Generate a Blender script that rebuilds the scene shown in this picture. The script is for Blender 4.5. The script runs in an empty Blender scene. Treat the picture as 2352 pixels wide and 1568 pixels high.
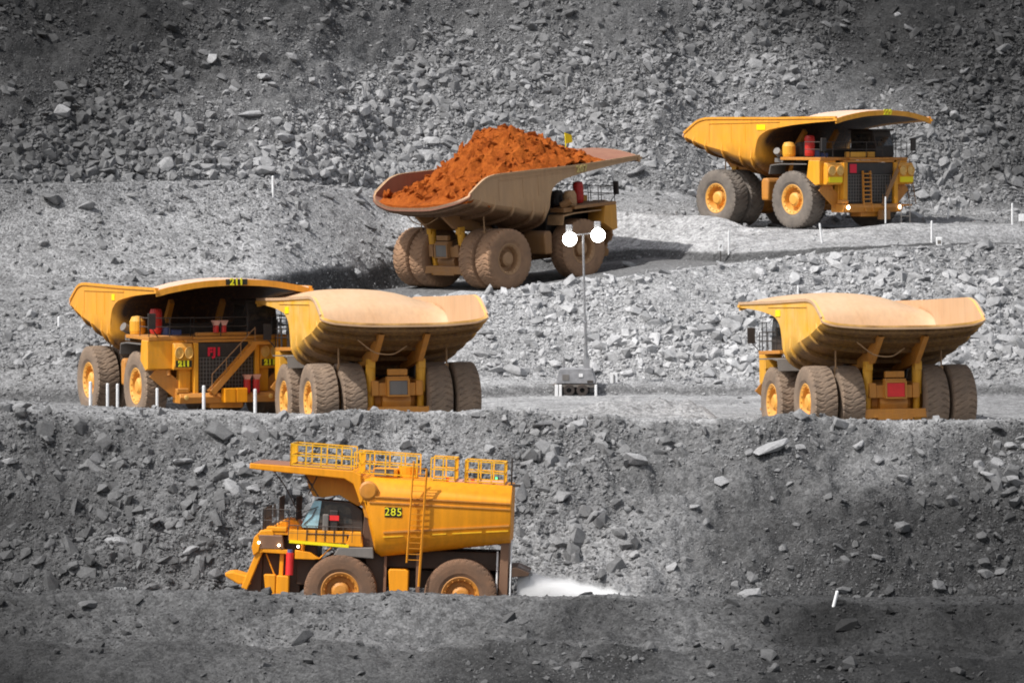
import bpy, bmesh, math, random
import numpy as np
from mathutils import Vector, Matrix
from mathutils.bvhtree import BVHTree

random.seed(7)
RNG = np.random.default_rng(7)
SC = bpy.context.scene
COL = SC.collection
R = math.radians

# ------------------------------------------------------------------ camera numbers
F = 10810.0            # focal length in units of 1/2352 of the picture width
CX, YH = 1176.0, 340.0  # column straight ahead, row of the horizon


def at(px, py, Y):
    return Vector(((px - CX) / F * Y, Y, -(py - YH) / F * Y))


# ------------------------------------------------------------------ numpy noise
def _hash(ix, iy, iz, seed):
    h = (ix * 374761393 + iy * 668265263 + iz * 2147483647 + seed * 1274126177) & 0xFFFFFFFF
    h = ((h ^ (h >> 13)) * 1274126177) & 0xFFFFFFFF
    h = h ^ (h >> 16)
    return (h & 0xFFFFFF) / float(0xFFFFFF)


def vnoise(x, y, z, seed=0):
    x = np.asarray(x, float); y = np.asarray(y, float) + 0 * x; z = np.asarray(z, float) + 0 * x
    xi = np.floor(x).astype(np.int64); yi = np.floor(y).astype(np.int64); zi = np.floor(z).astype(np.int64)
    xf = x - xi; yf = y - yi; zf = z - zi
    xf = xf * xf * (3 - 2 * xf); yf = yf * yf * (3 - 2 * yf); zf = zf * zf * (3 - 2 * zf)
    r = 0
    for dx in (0, 1):
        for dy in (0, 1):
            for dz in (0, 1):
                w = (xf if dx else 1 - xf) * (yf if dy else 1 - yf) * (zf if dz else 1 - zf)
                r = r + w * _hash(xi + dx, yi + dy, zi + dz, seed)
    return r


def fbm(x, y, z, seed=0, octv=4):
    r = 0; a = .5; t = 0
    for k in range(octv):
        r = r + a * vnoise(np.asarray(x) * 2 ** k, np.asarray(y) * 2 ** k, np.asarray(z) * 2 ** k, seed + k * 17); t += a; a *= .5
    return r / t   # 0..1


def sstep(a, b, x):
    t = np.clip((x - a) / (b - a), 0, 1)
    return t * t * (3 - 2 * t)


# ------------------------------------------------------------------ materials
class NT:
    def __init__(s, name):
        s.m = bpy.data.materials.new(name); s.m.use_nodes = True
        s.t = s.m.node_tree; s.b = s.t.nodes['Principled BSDF']; s.o = s.t.nodes['Material Output']

    def n(s, typ, **kw):
        nd = s.t.nodes.new(typ)
        for k, v in kw.items():
            if k.startswith('i_'):
                nd.inputs[k[2:].replace('_', ' ')].default_value = v
            else:
                setattr(nd, k, v)
        return nd

    def l(s, a, b): s.t.links.new(a, b)

    def ramp(s, fac, stops):
        r = s.n('ShaderNodeValToRGB'); s.l(fac, r.inputs[0])
        el = r.color_ramp.elements
        while len(el) < len(stops): el.new(.5)
        for e, (p, c) in zip(el, stops):
            e.position = p; e.color = (c[0], c[1], c[2], 1) if hasattr(c, '__len__') else (c, c, c, 1)
        return r.outputs[0]

    def noise(s, scale, detail=4, rough=.55, vec=None, dim='3D'):
        nd = s.n('ShaderNodeTexNoise'); nd.inputs['Scale'].default_value = scale
        nd.inputs['Detail'].default_value = detail; nd.inputs['Roughness'].default_value = rough
        s.l(vec if vec is not None else s.pos(), nd.inputs['Vector'])
        return nd.outputs[0]

    def pos(s, obj=True):
        if not hasattr(s, '_tc'):
            s._tc = s.n('ShaderNodeTexCoord')
        return s._tc.outputs['Object']

    def mix(s, fac, a, b, mode='MIX'):
        m = s.n('ShaderNodeMix', data_type='RGBA', blend_type=mode)
        for i, v in ((0, fac), (6, a), (7, b)):
            if hasattr(v, 'is_output') or isinstance(v, bpy.types.NodeSocket): s.l(v, m.inputs[i])
            elif i == 0: m.inputs[i].default_value = v
            else: m.inputs[i].default_value = (v[0], v[1], v[2], 1)
        return m.outputs[2]

    def math(s, op, a, b=0.0, c=0.0, clamp=False):
        m = s.n('ShaderNodeMath', operation=op, use_clamp=clamp)
        for i, v in enumerate((a, b, c)):
            if isinstance(v, bpy.types.NodeSocket): s.l(v, m.inputs[i])
            else: m.inputs[i].default_value = v
        return m.outputs[0]

    def bump(s, h, strength=.5, dist=.05):
        b = s.n('ShaderNodeBump'); b.inputs['Strength'].default_value = strength; b.inputs['Distance'].default_value = dist
        s.l(h, b.inputs['Height']); s.l(b.outputs[0], s.b.inputs['Normal'])

    def up(s):
        g = s.n('ShaderNodeNewGeometry'); x = s.n('ShaderNodeSeparateXYZ'); s.l(g.outputs['Normal'], x.inputs[0])
        return x.outputs[2]


MATS = {}


def paint(name, col, dust=(.36, .21, .12), amt=.35, rough=.5, up=.35, metal=0.0, wear=(.2, .1, .05), wear_amt=.35, sc=1.0, under_shade=False):
    if name in MATS: return MATS[name]
    t = NT(name)
    n1 = t.noise(.7 * sc, 6, .62); n2 = t.noise(5 * sc, 5, .7)
    # vertical streaks of run-off
    mp = t.n('ShaderNodeMapping'); mp.inputs['Scale'].default_value = (2.2, 2.2, .25); t.l(t.pos(), mp.inputs[0])
    n3 = t.noise(1.6 * sc, 4, .6, mp.outputs[0])
    base = t.mix(t.math('MULTIPLY', t.ramp(n3, [(.35, 0), (.75, 1)]), .5), col, tuple(c * .55 for c in col))
    d = t.math('ADD', t.math('MULTIPLY', t.ramp(n1, [(.3, 0), (.7, 1)]), amt), t.math('MULTIPLY', t.math('MAXIMUM', t.up(), 0.0), up), clamp=True)
    d2 = t.math('ADD', d, t.math('MULTIPLY', t.math('SUBTRACT', n2, .5), .25), clamp=True)
    c = t.mix(d2, base, dust)
    c = t.mix(t.math('MULTIPLY', t.ramp(n2, [(.62, 0), (.72, 1)]), wear_amt), c, wear)
    if under_shade:      # shade painted dark brown on belly plates, front wall and canopy underside
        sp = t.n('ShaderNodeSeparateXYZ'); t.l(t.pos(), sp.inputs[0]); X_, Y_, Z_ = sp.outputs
        line = t.math('SUBTRACT', 7.0, t.math('MULTIPLY', t.math('ADD', X_, 4.), .21))
        f1 = t.math('MULTIPLY', t.math('SUBTRACT', line, t.math('ADD', Z_, t.math('MULTIPLY', n1, .9))), 1.6, clamp=True)
        f1 = t.math('MULTIPLY', f1, t.math('MULTIPLY', t.math('SUBTRACT', 4.86, t.math('ABSOLUTE', Y_)), 3., clamp=True))
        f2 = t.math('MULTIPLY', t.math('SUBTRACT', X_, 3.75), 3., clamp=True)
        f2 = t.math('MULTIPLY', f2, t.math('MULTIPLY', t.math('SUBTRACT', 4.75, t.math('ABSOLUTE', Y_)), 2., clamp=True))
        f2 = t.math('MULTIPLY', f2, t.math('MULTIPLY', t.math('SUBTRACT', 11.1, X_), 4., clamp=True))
        k = t.math('ADD', .5, t.math('MULTIPLY', n2, .7))
        c = t.mix(t.math('MULTIPLY', f1, k, clamp=True), c, (.09, .040, .016))
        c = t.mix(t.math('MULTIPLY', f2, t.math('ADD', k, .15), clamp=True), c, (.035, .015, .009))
    t.l(c, t.b.inputs['Base Color'])
    t.l(t.math('ADD', t.math('MULTIPLY', d2, .35), rough, clamp=True), t.b.inputs['Roughness'])
    t.b.inputs['Metallic'].default_value = metal
    t.bump(n2, .15, .02)
    MATS[name] = t.m
    return t.m


def plain(name, col, rough=.6, metal=0., emit=None, es=0., var=.25, sc=3.):
    if name in MATS: return MATS[name]
    t = NT(name)
    n = t.noise(sc, 5, .65)
    c = t.mix(t.ramp(n, [(.3, 0), (.7, 1)]), tuple(x * (1 - var) for x in col), tuple(min(1, x * (1 + var)) for x in col))
    t.l(c, t.b.inputs['Base Color']); t.b.inputs['Roughness'].default_value = rough; t.b.inputs['Metallic'].default_value = metal
    if emit:
        t.b.inputs['Emission Color'].default_value = (*emit, 1); t.b.inputs['Emission Strength'].default_value = es
    MATS[name] = t.m
    return t.m


M_OR = paint('orange_paint', (.84, .36, .018), amt=.22, up=.42, dust=(.66, .36, .14), under_shade=True)
M_ORP = paint('orange_panel_paint', (.86, .37, .010), amt=.14, up=.42, dust=(.52, .31, .16))
M_YE = paint('yellow_paint', (.82, .42, .02), amt=.6, up=.30, dust=(.78, .48, .20), under_shade=True)
M_YEP = paint('yellow_panel_paint', (.80, .38, .012), amt=.2, up=.30, dust=(.55, .36, .19))
M_YB = paint('bright_yellow_paint', (.88, .33, .001), amt=.05, up=.06, wear_amt=.18, dust=(.50, .2, .03))
M_BR = paint('dusty_brown_paint', (.50, .30, .15), amt=.5, up=.3, dust=(.42, .28, .17), under_shade=True)
M_BO = paint('dusty_orange_paint', (.66, .30, .03), amt=.35, up=.35, dust=(.42, .25, .13))
M_IN = paint('worn_steel_liner', (.60, .37, .20), amt=.5, up=.15, dust=(.58, .41, .27), wear=(.42, .25, .15), wear_amt=.4, rough=.55)
M_INB = paint('rusty_steel_liner', (.26, .11, .07), amt=.4, up=.1, dust=(.35, .18, .11), rough=.6)
M_CAN = paint('pink_dust_steel', (.66, .42, .28), amt=.5, up=.2, dust=(.68, .50, .40), rough=.6)
M_FR = paint('dirty_frame_paint', (.34, .16, .045), amt=.6, up=.35, dust=(.26, .16, .10))
M_FRO = paint('orange_frame_paint', (.62, .24, .02), amt=.35, up=.3, dust=(.36, .2, .1))
M_DK = paint('black_steel', (.022, .020, .020), amt=.3, up=.35, dust=(.13, .09, .065), wear_amt=.15)
M_GR = paint('grey_steel', (.16, .15, .14), amt=.3, up=.3, dust=(.26, .21, .17), wear_amt=.15)
M_RIM = paint('orange_rim_paint', (.80, .38, .05), amt=.25, up=.3, dust=(.60, .36, .17))
M_RIMB = paint('dusty_rim_paint', (.40, .23, .11), amt=.6, up=.2, dust=(.38, .23, .13))
M_RED = plain('red_paint', (.50, .025, .02), .45)
M_REDB = plain('bright_red_paint', (.75, .03, .03), .4, var=.1)
M_BLUE = plain('blue_paint', (.07, .10, .25), .5)
M_PINK = plain('faded_pink_plastic', (.60, .32, .25), .6)
M_CAT = plain('crimson_sticker', (.70, .01, .04), .5, var=.08)
M_NUMY = plain('number_yellow', (.85, .80, .02), .5, emit=None, var=.05)
M_STK = plain('yellow_sticker', (.90, .72, .0), .5, var=.04)
M_NUMD = plain('number_dull_yellow', (.55, .44, .16), .6, var=.1)
M_PLB = plain('number_plate_black', (.02, .02, .012), .5)
M_WH = plain('white_paint', (.78, .78, .78), .55, var=.12, sc=8)
M_GALV = plain('galvanised_steel', (.38, .38, .39), .4, metal=.6)
M_TWR = plain('grey_enclosure_paint', (.25, .25, .26), .5)
M_GREEN = plain('pale_green_glass', (.45, .6, .48), .2)
M_HOSE = plain('dusty_hose', (.40, .24, .12), .7)
M_LENS = plain('dusty_lens', (.75, .45, .12), .3, var=.15)
M_LIT = plain('lit_lamp', (1, .9, .7), .3, emit=(1, .86, .62), es=9., var=0.)
M_FLOOD = plain('floodlight_glass', (1, 1, .97), .3, emit=(1., .97, .9), es=14., var=0.)
M_GLED = plain('green_marker_lamp', (.1, .9, .2), .3, emit=(.1, 1, .25), es=2.5, var=0.)


def glass_mat(name, col, rough=.08):
    t = NT(name)
    t.b.inputs['Base Color'].default_value = (*col, 1); t.b.inputs['Roughness'].default_value = rough
    t.b.inputs['Metallic'].default_value = 0.; t.b.inputs['Specular IOR Level'].default_value = .8
    n = t.noise(2.5, 5, .7); c = t.mix(t.ramp(n, [(.4, 0), (.7, .6)]), col, (.16, .13, .10)); t.l(c, t.b.inputs['Base Color'])
    return t.m


M_GLASS = glass_mat('dark_cab_glass', (.02, .025, .03))
M_GLASSB = glass_mat('sky_lit_windscreen', (.35, .62, .72), .12)  # sky reflection painted into the glass colour


def tyre_mat(name, base, dust, amt):
    t = NT(name)
    n1 = t.noise(1.3, 5, .6); n2 = t.noise(9, 4, .7)
    f = t.math('ADD', t.math('MULTIPLY', t.ramp(n1, [(.3, 0), (.68, 1)]), .45), t.math('MULTIPLY', n2, .25))
    f = t.math('ADD', f, amt - .35, clamp=True)
    c = t.mix(f, base, dust); t.l(c, t.b.inputs['Base Color']); t.b.inputs['Roughness'].default_value = .9
    t.bump(n2, .3, .03)
    return t.m


M_TY = tyre_mat('dusty_tyre_rubber', (.055, .045, .04), (.27, .19, .13), .72)
M_TYG = tyre_mat('grey_tyre_rubber', (.045, .042, .04), (.24, .20, .165), .58)
M_TYB = tyre_mat('mud_coated_tyre', (.09, .06, .045), (.36, .21, .12), .75)


def ground_mat():
    t = NT('grey_quarry_ground')
    at_ = t.n('ShaderNodeAttribute', attribute_name='tone'); tone = at_.outputs['Fac']
    n1 = t.noise(.35, 6, .6); n2 = t.noise(2.2, 8, .72); n3 = t.noise(11, 6, .75)
    v = t.n('ShaderNodeTexVoronoi'); v.inputs['Scale'].default_value = 4.5; t.l(t.pos(), v.inputs['Vector'])
    v2 = t.n('ShaderNodeTexVoronoi'); v2.inputs['Scale'].default_value = 9.; t.l(t.pos(), v2.inputs['Vector'])
    vc = t.n('ShaderNodeSeparateColor'); t.l(v.outputs['Color'], vc.inputs[0])
    vc2 = t.n('ShaderNodeSeparateColor'); t.l(v2.outputs['Color'], vc2.inputs[0])
    s = t.math('ADD', t.math('MULTIPLY', n1, .35), t.math('MULTIPLY', n2, .5))
    s = t.math('ADD', s, t.math('MULTIPLY', n3, .35))
    s = t.math('ADD', s, t.math('MULTIPLY', t.math('SUBTRACT', vc.outputs[0], .5), .18))
    s = t.math('ADD', s, t.math('MULTIPLY', t.math('SUBTRACT', vc2.outputs[0], .5), .22))
    c = t.ramp(s, [(.3, (.10, .10, .101)), (.55, (.235, .235, .238)), (.8, (.44, .44, .445))])
    m = t.n('ShaderNodeMix', data_type='RGBA', blend_type='MULTIPLY'); m.inputs[0].default_value = 1.
    t.l(c, m.inputs[6]); t.l(tone, m.inputs[7])
    t.l(m.outputs[2], t.b.inputs['Base Color']); t.b.inputs['Roughness'].default_value = .93
    t.b.inputs['Specular IOR Level'].default_value = .2
    h = t.math('ADD', t.math('MULTIPLY', n2, .5), t.math('MULTIPLY', n3, .45))
    h = t.math('ADD', h, t.math('MULTIPLY', t.math('SUBTRACT', 1., v2.outputs['Distance']), .35))
    t.bump(h, .9, .10)
    return t.m


def rock_mat():
    t = NT('grey_broken_rock')
    at_ = t.n('ShaderNodeAttribute', attribute_name='tone'); tone = at_.outputs['Fac']
    n2 = t.noise(3.5, 6, .7); n3 = t.noise(14, 4, .7)
    s = t.math('ADD', t.math('MULTIPLY', n2, .6), t.math('MULTIPLY', n3, .4))
    c = t.ramp(s, [(.3, (.17, .17, .172)), (.6, (.31, .31, .314)), (.8, (.46, .46, .465))])
    m = t.n('ShaderNodeMix', data_type='RGBA', blend_type='MULTIPLY'); m.inputs[0].default_value = 1.
    t.l(c, m.inputs[6]); t.l(tone, m.inputs[7])
    t.l(m.outputs[2], t.b.inputs['Base Color']); t.b.inputs['Roughness'].default_value = .88
    t.b.inputs['Specular IOR Level'].default_value = .25
    t.bump(s, .5, .05)
    return t.m


def boulder_mat(name, k):
    t = NT(name)
    n2 = t.noise(2.2, 7, .7); n3 = t.noise(9, 5, .7)
    s = t.math('ADD', t.math('MULTIPLY', n2, .6), t.math('MULTIPLY', n3, .4))
    c = t.ramp(s, [(.28, (.16 * k, .16 * k, .162 * k)), (.55, (.32 * k, .32 * k, .325 * k)), (.8, (.48 * k, .48 * k, .49 * k))])
    t.l(c, t.b.inputs['Base Color']); t.b.inputs['Roughness'].default_value = .88
    t.b.inputs['Specular IOR Level'].default_value = .25
    t.bump(s, .6, .08)
    return t.m


M_GND = ground_mat(); M_ROCK = rock_mat()
M_BLD = [boulder_mat('pale_boulder_stone', 1.0), boulder_mat('grey_boulder_stone', .85), boulder_mat('dark_boulder_stone', .42)]


def dirt_mat():
    t = NT('orange_ore_dirt')
    n1 = t.noise(.9, 6, .65); n2 = t.noise(5, 7, .75); n3 = t.noise(16, 4, .7)
    s = t.math('ADD', t.math('MULTIPLY', n1, .5), t.math('MULTIPLY', n2, .5))
    c = t.ramp(s, [(.28, (.13, .034, .012)), (.46, (.34, .080, .013)), (.6, (.48, .125, .020)), (.78, (.56, .22, .06))])
    t.l(c, t.b.inputs['Base Color']); t.b.inputs['Roughness'].default_value = .95
    t.b.inputs['Specular IOR Level'].default_value = .1
    t.bump(t.math('ADD', n2, t.math('MULTIPLY', n3, .6)), .9, .18)
    return t.m


M_DIRT = dirt_mat()


# ------------------------------------------------------------------ mesh helper
class MB:
    def __init__(s): s.v = []; s.f = []

    def add(s, vs, fs):
        o = len(s.v); s.v += [tuple(v) for v in vs]; s.f += [tuple(i + o for i in f) for f in fs]; return s

    def box(s, c, d, rot=None):
        x, y, z = d[0] / 2, d[1] / 2, d[2] / 2
        vs = [Vector((sx * x, sy * y, sz * z)) for sx in (-1, 1) for sy in (-1, 1) for sz in (-1, 1)]
        if rot is not None: vs = [rot @ v for v in vs]
        vs = [v + Vector(c) for v in vs]
        return s.add(vs, [(0, 1, 3, 2), (4, 6, 7, 5), (0, 4, 5, 1), (2, 3, 7, 6), (0, 2, 6, 4), (1, 5, 7, 3)])

    def bb(s, x0, x1, y0, y1, z0, z1):
        return s.box(((x0 + x1) / 2, (y0 + y1) / 2, (z0 + z1) / 2), (abs(x1 - x0), abs(y1 - y0), abs(z1 - z0)))

    def beam(s, a, b, w, h=None):
        a = Vector(a); b = Vector(b); d = b - a; h = h or w
        q = d.to_track_quat('X', 'Z').to_matrix()
        return s.box((a + b) / 2, (d.length, w, h), q)

    def tube(s, pts, r, n=8, cap=True):
        pts = [Vector(p) for p in pts]; rings = []
        for i, p in enumerate(pts):
            d = (pts[min(i + 1, len(pts) - 1)] - pts[max(i - 1, 0)]).normalized()
            q = d.to_track_quat('Z', 'Y').to_matrix()
            rr = r[i] if hasattr(r, '__len__') else r
            rings.append([p + q @ Vector((rr * math.cos(2 * math.pi * k / n), rr * math.sin(2 * math.pi * k / n), 0)) for k in range(n)])
        vs = [v for ring in rings for v in ring]; fs = []
        for i in range(len(pts) - 1):
            for k in range(n):
                fs.append((i * n + k, i * n + (k + 1) % n, (i + 1) * n + (k + 1) % n, (i + 1) * n + k))
        if cap: fs += [tuple(range(n - 1, -1, -1)), tuple((len(pts) - 1) * n + k for k in range(n))]
        return s.add(vs, fs)

    def lathe(s, prof, n=32, M=None, rad=None):
        """prof: (r, y) pairs, axis Y"""
        vs = []; fs = []
        for j, (r, y) in enumerate(prof):
            for k in range(n):
                a = 2 * math.pi * k / n
                rr = r if rad is None else rad(j, k, r, y)
                vs.append(Vector((rr * math.cos(a), y, rr * math.sin(a))))
        if M is not None: vs = [M @ v for v in vs]
        for j in range(len(prof) - 1):
            for k in range(n):
                fs.append((j * n + k, j * n + (k + 1) % n, (j + 1) * n + (k + 1) % n, (j + 1) * n + k))
        return s.add(vs, fs)

    def prism(s, poly, a0, a1, axis='y'):
        """poly of (u,v); axis y: (x,z); axis x: (y,z); axis z: (x,y)"""
        def P(u, v, a):
            return {'y': (u, a, v), 'x': (a, u, v), 'z': (u, v, a)}[axis]
        n = len(poly)
        vs = [P(u, v, a0) for u, v in poly] + [P(u, v, a1) for u, v in poly]
        fs = [tuple(range(n)), tuple(range(2 * n - 1, n - 1, -1))] + [(i, i + n, (i + 1) % n + n, (i + 1) % n) for i in range(n)]
        return s.add(vs, fs)

    def mesh(s, name, smooth=False):
        me = bpy.data.meshes.new(name); me.from_pydata(s.v, [], s.f)
        bm = bmesh.new(); bm.from_mesh(me); bmesh.ops.recalc_face_normals(bm, faces=bm.faces); bm.to_mesh(me); bm.free()
        if smooth: me.polygons.foreach_set('use_smooth', [True] * len(me.polygons))
        me.update()
        return me


def link(name, me, mat, parent=None, bevel=0., smooth=False, loc=None):
    o = bpy.data.objects.new(name, me); COL.objects.link(o)
    mats = mat if isinstance(mat, (list, tuple)) else [mat]
    if len(me.materials) == 0:
        for m in mats: me.materials.append(m)
    if me.materials[0] != mats[0]:
        for i, m in enumerate(mats):
            o.material_slots[i].link = 'OBJECT'; o.material_slots[i].material = m
    if parent: o.parent = parent
    if loc: o.location = loc
    if bevel:
        b = o.modifiers.new('bevel', 'BEVEL'); b.width = bevel; b.segments = 2; b.limit_method = 'ANGLE'
    return o


def tag(o, label=None, cat=None, group=None, kind=None):
    if label: o['label'] = label
    if cat: o['category'] = cat
    if group: o['group'] = group
    if kind: o['kind'] = kind
    return o


CACHE = {}


def part(key, name, mat, parent, build, bevel=0., smooth=False):
    """a part whose mesh is shared between copies of the same thing"""
    if key not in CACHE:
        mb = MB(); r = build(mb)
        CACHE[key] = r if isinstance(r, bpy.types.Mesh) else mb.mesh(name, smooth)
    return link(name, CACHE[key], mat, parent, bevel)


def text_mesh(txt, size, depth=.02, bold=.02):
    c = bpy.data.curves.new('t', 'FONT'); c.body = txt; c.size = size; c.extrude = depth; c.offset = bold
    c.align_x = 'CENTER'; c.align_y = 'CENTER'; c.space_character = 1.12
    o = bpy.data.objects.new('t', c); COL.objects.link(o)
    bpy.context.view_layer.update()
    me = bpy.data.meshes.new_from_object(o.evaluated_get(bpy.context.evaluated_depsgraph_get()))
    bpy.data.objects.remove(o); bpy.data.curves.remove(c)
    me.materials.clear()
    return me


def text_part(txt, size, loc, normal, up, mat, parent, name='number', bold=.02, tilt=0):
    me = text_mesh(txt, size, .015, bold)
    n = Vector(normal).normalized(); u = Vector(up); u = (u - n * u.dot(n)).normalized(); r = u.cross(n)
    M = Matrix((r, u, n)).transposed().to_4x4(); M.translation = Vector(loc)
    me.transform(M)
    return link(name, me, mat, parent)


# ------------------------------------------------------------------ haul truck pieces
def tyre_build(mb, Rr, W, lugs=34):
    n = lugs * 5
    ys = [-.5, -.47, -.40, -.30, -.12, 0., .12, .30, .40, .47, .5]
    rim = .50 * Rr
    prof = []
    side = [(rim, -.36), (rim + .04, -.42), (Rr * .62, -.485), (Rr * .75, -.5), (Rr * .86, -.495), (Rr * .92, -.478), (Rr * .965, -.45)]
    prof += [(r, y * W) for r, y in side]
    tread0 = len(prof)
    for y in (-.43, -.40, -.34, -.20, -.08, 0, .08, .20, .34, .40, .43):
        prof.append((Rr * (1 - .10 * abs(y) ** 2 * .6), y * W))
    tread1 = len(prof)
    prof += [(r, -y * W) for r, y in reversed(side)]
    prof += [(rim, 0), (rim, -.36 * W)]
    half = W / 2

    def rad(j, k, r, y):
        if tread0 - 2 <= j < tread1 + 2:
            u = abs(y) / half
            ph = (k / 5. + (1.1 * u if y > 0 else 1.1 * u + .5)) % 1.0
            if ph < .22:
                return r - Rr * (.035 if u > .2 else .012)
            return r
        return r
    mb.lathe(prof, n, rad=rad)


def rim_build(mb, Rr, W, deep):
    """outer face at +y"""
    r0 = .505 * Rr; f = .40 * W
    # dished rim: flange, deep cone, hub face
    prof = [(r0, f), (r0 * 1.04, f + .03), (r0 * 1.0, f + .05), (r0 * .90, f), (r0 * .82, f - .06), (r0 * .80, f - deep * .5), (r0 * .76, f - deep)]
    if deep > .3:
        prof += [(r0 * .55, f - deep - .02), (r0 * .50, f - deep + .12), (r0 * .46, f - .12), (r0 * .34, f - .04), (r0 * .32, f - .02), (0.01, f)]
    else:
        prof += [(r0 * .62, f - deep - .02), (r0 * .5, f - deep + .06), (r0 * .3, f - deep + .10), (.01, f - deep + .12)]
    mb.lathe(prof, 48)
    for k in range(16):      # wheel nuts
        a = 2 * math.pi * k / 16
        mb.tube([(r0 * .86 * math.cos(a), f - .05, r0 * .86 * math.sin(a)), (r0 * .86 * math.cos(a), f + .05, r0 * .86 * math.sin(a))], .035, 6)


def wheel(root, key, x, y, Rr, W, side, tm, rm, deep=.42, dirt=None):
    t = part(key + 'tyre%.2f' % W, 'tyre', tm, root, lambda mb: tyre_build(mb, Rr, W), smooth=False)
    t.location = (x, y, Rr); t.rotation_euler = (0, random.uniform(0, 6), 0 if side > 0 else math.pi)
    r = part(key + 'rim%.2f' % W, 'rim', rm, t, lambda mb: rim_build(mb, Rr, W, deep))
    return t


# body surface: stations along the truck, five control points from centre line to top rail
ST = [  # C(x,z)      B(x,z)        K(x,z)       E(x,z)       R(x,z)
    ((-4.05, 5.98), (-4.0, 6.0), (-3.9, 6.14), (-3.7, 6.36), (-3.55, 6.62)),
    ((-3.3, 5.52), (-3.25, 5.56), (-3.1, 5.80), (-2.95, 6.12), (-2.3, 7.40)),
    ((-1.6, 4.88), (-1.6, 4.9), (-1.6, 5.22), (-1.5, 5.7), (-1.3, 7.64)),
    ((.6, 4.18), (.6, 4.2), (.6, 4.65), (.6, 5.3), (.6, 7.66)),
    ((2.8, 3.62), (2.8, 3.64), (2.85, 4.12), (2.9, 4.85), (2.9, 7.66)),
    ((3.6, 3.50), (3.6, 3.55), (3.55, 4.15), (3.5, 5.0), (3.8, 7.66)),
    ((3.95, 4.5), (3.95, 4.5), (3.8, 4.9), (3.65, 5.7), (4.3, 7.66)),
    ((4.25, 5.9), (4.2, 5.9), (4.1, 5.95), (4.0, 6.35), (5.0, 7.66)),
    ((4.9, 7.1), (4.9, 7.0), (4.9, 6.75), (4.95, 6.80), (5.9, 7.66)),
    ((7.0, 7.90), (7.0, 7.74), (7.1, 7.28), (7.2, 7.12), (7.4, 7.68)),
    ((9.6, 8.04), (9.6, 7.92), (9.5, 7.48), (9.4, 7.30), (9.4, 7.70)),
    ((11.7, 8.02), (11.65, 7.92), (11.5, 7.62), (11.4, 7.42), (11.4, 7.72)),
]
YC = (0., 2.2, 4.1, 4.88, 4.88)


def cr(P, t):
    """Catmull-Rom along first axis of P (n,...) at parameter t in [0,n-1], blended with linear to keep it tight"""
    n = len(P); i = int(min(max(math.floor(t), 0), n - 2)); f = t - i
    p0 = P[max(i - 1, 0)]; p1 = P[i]; p2 = P[i + 1]; p3 = P[min(i + 2, n - 1)]
    c = .5 * ((2 * p1) + (-p0 + p2) * f + (2 * p0 - 5 * p1 + 4 * p2 - p3) * f * f + (-p0 + 3 * p1 - 3 * p2 + p3) * f ** 3)
    return c * .7 + (p1 * (1 - f) + p2 * f) * .3


CTRL = np.array([[(p[0], y, p[1]) for p, y in zip(st, YC)] for st in ST])
CTRL0 = CTRL.copy()


def body_pt(s, t):
    """s station index, t in [-4,4] across"""
    row = cr(CTRL, s); sg = -1 if t < 0 else 1; a = abs(t)
    if a >= 3:
        p = row[3] * (4 - a) + row[4] * (a - 3)
    else:
        ext = row[:4]
        m = row[1] * np.array([1, -1, 1])
        P = np.concatenate([[m], ext, [row[3] + (row[4] - row[3]) * .4]])
        p = cr(P, a + 1)
        if a > 2.999: p = row[3]
    p = np.array(p); p[1] = abs(p[1]) * sg
    if a < .001: p[1] = 0
    return p


def body_build(thick=.16):
    S = np.linspace(0, len(ST) - 1, 56); T = [-4, -3.6, -3.3, -3, -2.7, -2.4, -2.1, -1.8, -1.5, -1.2, -.8, -.4]
    T = T + [0] + [-t for t in reversed(T)]
    G = np.array([[body_pt(s, t) for t in T] for s in S])
    ns, nt = len(S), len(T)
    du = np.gradient(G, axis=0); dv = np.gradient(G, axis=1)
    N = np.cross(du, dv); N /= np.linalg.norm(N, axis=2, keepdims=True) + 1e-9
    # inner side: towards the tub
    if N[15, nt // 2, 2] < 0: N = -N
    Gi = G + N * thick
    Gi[:, 0, 2] = G[:, 0, 2]; Gi[:, -1, 2] = G[:, -1, 2]
    vs = [tuple(p) for p in G.reshape(-1, 3)] + [tuple(p) for p in Gi.reshape(-1, 3)]
    o = ns * nt; fs = []; mi = []
    for i in range(ns - 1):
        for j in range(nt - 1):
            a, b, c, d = i * nt + j, i * nt + j + 1, (i + 1) * nt + j + 1, (i + 1) * nt + j
            fs.append((a, d, c, b)); mi.append(0)
            fs.append((o + a, o + b, o + c, o + d)); mi.append(1)
    for i in range(ns - 1):
        for j in (0, nt - 1):
            a, d = i * nt + j, (i + 1) * nt + j
            fs.append((a, o + a, o + d, d) if j == 0 else (d, o + d, o + a, a)); mi.append(0)
    for j in range(nt - 1):
        for i in (0, ns - 1):
            a, b = i * nt + j, i * nt + j + 1
            fs.append((a, b, o + b, o + a) if i == 0 else (b, a, o + a, o + b)); mi.append(0)
    me = bpy.data.meshes.new('dump_body'); me.from_pydata(vs, [], fs)
    me.materials.append(M_OR); me.materials.append(M_IN)
    me.polygons.foreach_set('material_index', mi)
    me.polygons.foreach_set('use_smooth', [True] * len(fs))
    bm = bmesh.new(); bm.from_mesh(me); bmesh.ops.recalc_face_normals(bm, faces=bm.faces); bm.to_mesh(me); bm.free()
    try: me.set_sharp_from_angle(angle=R(38))
    except Exception: pass
    me.update()
    return me


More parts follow.
